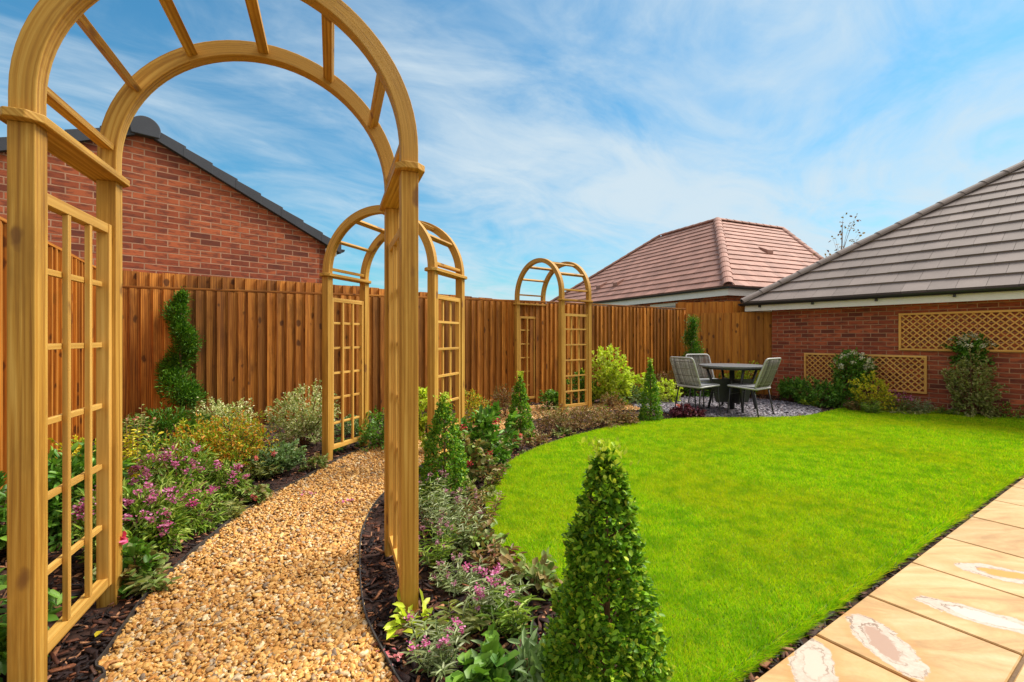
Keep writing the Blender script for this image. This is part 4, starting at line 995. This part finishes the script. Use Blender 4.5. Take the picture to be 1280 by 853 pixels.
bush('wall_shrub', 'tall olive variegated shrub against the garage wall under the upper trellis', 'shrub', 1213, 522, .27, .86, 3000, .040, .020, 'olive', roundness=.4, loose=.4)
q = bush('climber', 'white flowered climber reaching the upper trellis above the olive shrub', 'climber', 1213, 519.5, .24, 1.22, 1300, .05, .03, 'green', fl=('cream', 26, .026), roundness=.5, loose=.5, bottom=.66)
bush('ground_cover', 'low green plant by the garage wall at the right edge', 'plant', 1255, 523, .24, .24, 900, .035, .016, 'hebe', loose=.5)
bush('ground_cover', 'low green plant at the right edge beside the last one, cut by the frame', 'plant', 1284, 525, .20, .26, 800, .035, .016, 'olive', loose=.5)

# fillers that tangle the planting together
FG = 'small perennials filling the beds'
for px, py, sp, hh, ns, L, W, mt, lab in [
    (285, 652, .10, .13, 12, .05, .014, 'olive', 'small olive tuft on the path edge below the mauve bushes'),
    (190, 742, .08, .11, 10, .05, .022, 'round', 'low lime tuft on the bark right of the pink bloom plant'),
    (328, 600, .12, .22, 14, .05, .02, 'olive', 'olive tuft between orange spirea and blue green perennial'),
    (420, 566, .12, .18, 12, .045, .02, 'green', 'green tuft at the foot of the middle arch left trellis'),
    (535, 640, .12, .30, 14, .05, .010, 'hebe', 'narrow leaved tuft at the foot of the second box cone'),
    (585, 668, .12, .20, 12, .045, .012, 'bronze', 'bronze tuft behind the front wallflowers'),
    (622, 720, .12, .16, 12, .05, .02, 'autumn', 'russet tuft on the bark near the lawn curve'),
    (640, 800, .11, .20, 12, .07, .011, 'hebe', 'grassy tuft left of the foreground box cone'),
    (570, 800, .10, .15, 10, .055, .018, 'olive', 'olive tuft on the bark in the foreground bed'),
    (615, 610, .10, .24, 12, .045, .016, 'bronze', 'bronze tuft by the lawn edge below the broad leaved shrub'),
    (625, 570, .14, .24, 14, .05, .02, 'olive', 'olive tuft left of the third box cone'),
    (700, 530, .16, .30, 16, .05, .016, 'olive', 'olive tuft among the bronze plants by the farthest arch'),
    (745, 528, .16, .28, 16, .05, .016, 'hebe', 'green tuft among the bronze plants right of the farthest arch'),
    (1012, 509, .12, .18, 14, .05, .02, 'lime', 'lime tuft where the slate circle meets the right hand bed'),
    (1070, 516, .14, .22, 16, .05, .016, 'bronze', 'bronze tuft under the white flowered climber'),
    (1180, 520, .16, .16, 16, .045, .014, 'hebe', 'low tuft between the lavender and the olive wall shrub'),
    (1238, 523, .14, .20, 14, .05, .016, 'bronze', 'bronze tuft right of the olive wall shrub')]:
    sprays('filler_plant', lab, 'plant', px, py, sp, hh, ns, 14, L, W, mt, group=FG, lean=1.3, fl=('dusty', .010) if mt in ('bronze', 'hebe') else None, flp=.25)
r = np.random.default_rng(77)
for px, py, mt, lab in [(128, 800, 'gold', 'yellow fallen leaf on the bark beside the nearest arch trellis'), (633, 770, 'gold', 'yellow fallen leaf on the bark left of the big cone'), (425, 590, 'autumn', 'brown fallen leaf on the gravel near the middle arch'), (520, 730, 'autumn', 'brown fallen leaf on the bark right of the nearest right post')]:
    x, y = G(px, py); t = thing('fallen_leaf', lab, 'leaf', (x, y, 0)); a = r.uniform(0, 6.28)
    leaf_mesh('blade', np.array([[0, 0, .036]]), np.array([[math.cos(a), math.sin(a), .15]]), .05, .028, M[mt], t, r, roundness=.4, curl=.1)

# fallen petals and leaves on the path/bark
for px, py, mt, lab in [(434, 631, 'mauve', 'mauve petals fallen on the gravel path, right group'), (386, 621, 'mauve', 'mauve petals fallen on the gravel path, left group'), (490, 828, 'coral', 'faded pink bloom lying on the bark at the path edge')]:
    x, y = G(px, py); n = 14; P = np.stack([RNG.normal(0, .022, n), RNG.normal(0, .018, n), np.full(n, .03)], 1); a = RNG.uniform(0, 6.28, n)
    t = thing('fallen_petals', lab, 'petals', (x, y, 0)); leaf_mesh('petals', P, np.stack([np.cos(a), np.sin(a), RNG.uniform(0, .3, n)], 1), .018, .015, M[mt], t, roundness=1)

# birch behind the garage
x, y = PZ(1050, 33.0); t = thing('birch_tree', 'sparse birch sapling with few brown leaves above the grey garage roof', 'tree', (x, y, 0))
mb = MB(); mb.tube([(0, 0, 0), (.05, 0, 2), (.0, .05, 3.6), (.08, 0, 4.8), (.1, 0, 5.6)], [.06, .045, .03, .016, .006], 8); tr = mb.build('trunk', M['pot'], t, smooth=True)
r = np.random.default_rng(9); P = []; mb = MB()
targets = [(1013, 318), (1031, 312), (1040, 300), (1045, 296), (1053, 305), (1060, 280), (1063, 272), (1058, 278), (1073, 292), (1078, 290), (1036, 318), (1050, 270), (1066, 276)]
for px, py in targets:
    e = np.array([(px - 1050) / 33.0, r.normal(0, .25), 1.2 + (HY - py) / 33.0]); b = np.array([.06, 0, e[2] * .78 - .1])
    mb.tube([tuple(b), tuple(b * .5 + e * .5 + np.array([0, 0, .08])), tuple(e)], [.007, .005, .002], 4)
    for _ in range(6): P.append(b + (e - b) * r.uniform(.65, 1.05) + r.normal(0, .07, 3))
P = np.array(P); leaf_mesh('leaves', P, r.normal(0, 1, (len(P), 3)), .10, .07, M['autumn'], t, r, roundness=.5); mb.build('limbs', M['stem_b'], t)

# ------------------------------------------------------------------ table and chairs
TX, TY = PZ(915, 76.5)
t = thing('garden_table', 'round dark garden table with splayed black legs on slate chips', 'table', (TX, TY, 0), .2)
mb = MB(); n = 48; R_ = .50
def disc(mb, r, z0, z1, b=.008):
    A = [(r * math.cos(2 * math.pi * k / n), r * math.sin(2 * math.pi * k / n)) for k in range(n)]
    mb.prism([(x, y, z0) for x, y in A], [(x, y, z1) for x, y in A])
disc(mb, R_, .722, .75); mb.build('table_top', M['tabletop'], t, bevel=.005)
mb = MB(); A = [(R_ * .9 * math.cos(2 * math.pi * k / n), R_ * .9 * math.sin(2 * math.pi * k / n)) for k in range(n)]
mb.prism([(x, y, .690) for x, y in A], [(x, y, .7215) for x, y in A]); mb.build('apron', M['black_metal'], t)
for k in range(4):
    a = math.pi / 2 * k + math.pi / 4 + .55; c, s_ = math.cos(a), math.sin(a)
    mb = MB(); mb.tube([(c * .40, s_ * .40, .69), (c * .30, s_ * .30, .40), (c * .38, s_ * .38, .045)], [.020, .022, .018], 8)
    mb.tube([(c * .38, s_ * .38, .05), (c * .38, s_ * .38, .022)], .026, 8); mb.build('leg', M['black_metal'], t, smooth=True)
mb = MB(); mb.tube([(0, 0, .02), (0, 0, .69)], .040, 12); mb.build('pedestal', M['black_metal'], t, smooth=True)
for k in (0, 1):
    a = k * math.pi / 2 + math.pi / 4 + .55; c, s_ = math.cos(a), math.sin(a); mb = MB(); th = .012; nx, ny = -s_ * th, c * th
    pr = [(-.33, .52), (.33, .52), (.26, .14), (-.26, .14)]
    mb.prism([(c * x + nx, s_ * x + ny, z + .002 * k) for x, z in pr], [(c * x - nx, s_ * x - ny, z + .002 * k) for x, z in pr]); mb.build('base_panel', M['black_metal'], t, bevel=.003)

def chair(label, px, s, face):
    x, y = PZ(px, s); t = thing('garden_chair', label, 'chair', (x, y, 0), face, 'grey corded chairs round the garden table')
    # local: +y is the way the sitter looks
    def rr(x0, x1, y0, y1, rad, f, k=5):
        out = []
        for cx_, cy_, a0 in ((x1 - rad, y1 - rad, 0), (x0 + rad, y1 - rad, 90), (x0 + rad, y0 + rad, 180), (x1 - rad, y0 + rad, 270)):
            for i in range(k + 1):
                a = math.radians(a0 + 90 * i / k); out.append(f(cx_ + rad * math.cos(a), cy_ + rad * math.sin(a)))
        return out
    w = .24
    bf = lambda u, v: (u, -.20 - .17 * (v / .44) - .03 * math.cos(u / w * 1.2) + .03, .45 + v)   # back plane, leaning
    mb = MB(); mb.tube(rr(-w + .01, w - .01, .0, .44, .05, bf), .013, 8, closed=True); bk = mb.build('backrest', M['grey_metal'], t, smooth=True)
    mb = MB()
    for i in range(31):
        u = -.212 + .424 * i / 30
        a, b = bf(u, .012), bf(u, .428); m_ = [tuple(np.array(bf(u, .012 + .416 * k / 4)) + np.array([0, -.016 * math.sin(math.pi * k / 4), 0])) for k in range(5)]
        mb.tube(m_, .0052, 5)
    for i in range(4):
        v = .06 + .32 * i / 3; mb.tube([tuple(np.array(bf(u, v)) + np.array([0, -.016 * math.sin(math.pi * v / .44), 0])) for u in np.linspace(-.22, .22, 5)], .005, 5)
    mb.build('back_cords', M['cord'], bk, smooth=True)
    sf = lambda u, v: (u, v, .45 + .012 * (v / .2))
    mb = MB(); mb.tube(rr(-w, w, -.21, .23, .05, sf), .013, 8, closed=True); st_ = mb.build('seat', M['grey_metal'], t, smooth=True)
    mb = MB(); ring = rr(-w + .012, w - .012, -.198, .218, .04, lambda u, v: (u, v, .452)); mb.prism(ring[::1], [(a, b, c + .022) for a, b, c in ring]); mb.build('seat_pad', M['seat'], st_, bevel=.005)
    for sx in (-1, 1):
        mb = MB(); mb.tube([(sx * .225, .18, .44), (sx * .24, .22, .03), (sx * .24, .20, .014), (sx * .24, -.22, .014), (sx * .24, -.245, .03), (sx * .215, -.17, .44)], .011, 8); mb.build('sled_leg', M['black_metal'], t, smooth=True)
    mb = MB(); mb.tube([(-.23, .19, .34), (.23, .19, .34)], .009, 6); mb.build('stretcher', M['black_metal'], t, smooth=True); mb = MB(); mb.tube([(-.24, -.20, .014), (.24, -.20, .014)], .010, 6); mb.build('stretcher', M['black_metal'], t, smooth=True)
    return t
chair('grey corded chair left of the table, turned side on', 872, 79.5, math.radians(-64))
chair('grey corded chair behind the left one, partly hidden by it', 886, 72, math.radians(191))
chair('grey corded chair right of the table showing its back', 937, 82, math.radians(37))

# ------------------------------------------------------------------ light, sky, camera
SUN_AZ, SUN_EL = math.radians(68), math.radians(52)    # azimuth clockwise from +Y (north): the sun stands to the right, a little behind us
w_ = bpy.data.worlds.new('World'); SC.world = w_; w_.use_nodes = True
t = NT('', w_)
sky = t.n('ShaderNodeTexSky', sky_type='NISHITA', sun_disc=False, sun_elevation=SUN_EL, sun_rotation=SUN_AZ, air_density=1.3, dust_density=.6, ozone_density=2.5)
dirv = t.n('ShaderNodeTexCoord').outputs['Generated']
sp = t.n('ShaderNodeSeparateXYZ', {0: dirv})
zz = t.math('ADD', t.math('MAXIMUM', sp.outputs[2], 0.0), .16)
u = t.math('DIVIDE', sp.outputs[0], zz); v = t.math('DIVIDE', sp.outputs[1], zz)
# streaks run roughly away to the right
ca, sa = math.cos(math.radians(38)), math.sin(math.radians(38))
ur = t.math('MULTIPLY_ADD', u, ca, t.math('MULTIPLY', v, sa)); vr = t.math('MULTIPLY_ADD', u, -sa, t.math('MULTIPLY', v, ca))
vec = t.n('ShaderNodeCombineXYZ', {0: t.math('MULTIPLY', ur, .62), 1: t.math('MULTIPLY', vr, 1.0), 2: 0.37}).outputs[0]
n1 = t.noise(vec, .62, 7, .56, .7); vec2 = t.n('ShaderNodeVectorMath', {0: vec, 1: (5.2, 1.3, 2.0)}, operation='ADD').outputs[0]
n2 = t.noise(vec2, 2.6, 7, .62, 1.4)
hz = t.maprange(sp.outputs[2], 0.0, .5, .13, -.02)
rt = t.math('ADD', t.maprange(sp.outputs[0], -.5, .45, -.05, .12), t.math('ADD', t.maprange(sp.outputs[1], -.35, .25, .34, 0.0), t.maprange(sp.outputs[2], .62, .9, 0.0, .22)))  # right-hand bias, plus unseen cloud added behind camera and overhead as neutral fill
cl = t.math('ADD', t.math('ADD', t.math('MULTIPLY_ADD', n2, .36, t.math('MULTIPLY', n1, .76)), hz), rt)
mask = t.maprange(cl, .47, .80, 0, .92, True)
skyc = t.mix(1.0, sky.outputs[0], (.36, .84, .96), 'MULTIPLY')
col = t.mix(mask, skyc, t.mix(t.maprange(sp.outputs[1], -.3, .3, 0, 1), (5.2, 4.95, 4.55), (4.5, 5.3, 5.8)))  # warmer first colour: added cloud behind the camera, lifting the shaded garage wall
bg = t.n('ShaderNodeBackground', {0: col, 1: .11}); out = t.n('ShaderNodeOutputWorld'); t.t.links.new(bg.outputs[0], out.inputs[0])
ld = bpy.data.lights.new('sun', 'SUN'); ld.energy = 4.8; ld.angle = math.radians(30.0); ld.color = (1, .93, .82)
lo = link(bpy.data.objects.new('sun', ld))
dv = Vector((math.sin(SUN_AZ) * math.cos(SUN_EL), math.cos(SUN_AZ) * math.cos(SUN_EL), math.sin(SUN_EL)))
lo.rotation_euler = dv.to_track_quat('Z', 'Y').to_euler()

cd = bpy.data.cameras.new('camera'); cam = link(bpy.data.objects.new('camera', cd)); cam.location = (0, 0, H); cam.rotation_euler = (math.radians(90), 0, 0)
cd.sensor_width = 36; cd.lens = 36 * F / 1280; cd.shift_y = -4.5 / 1280; cd.clip_start = .02; cd.clip_end = 600
SC.camera = cam
vs = SC.view_settings; vs.view_transform = 'Standard'; vs.look = 'None'; vs.exposure = 0.48; vs.gamma = 1
SC.cycles.max_bounces = 6; SC.cycles.transparent_max_bounces = 4
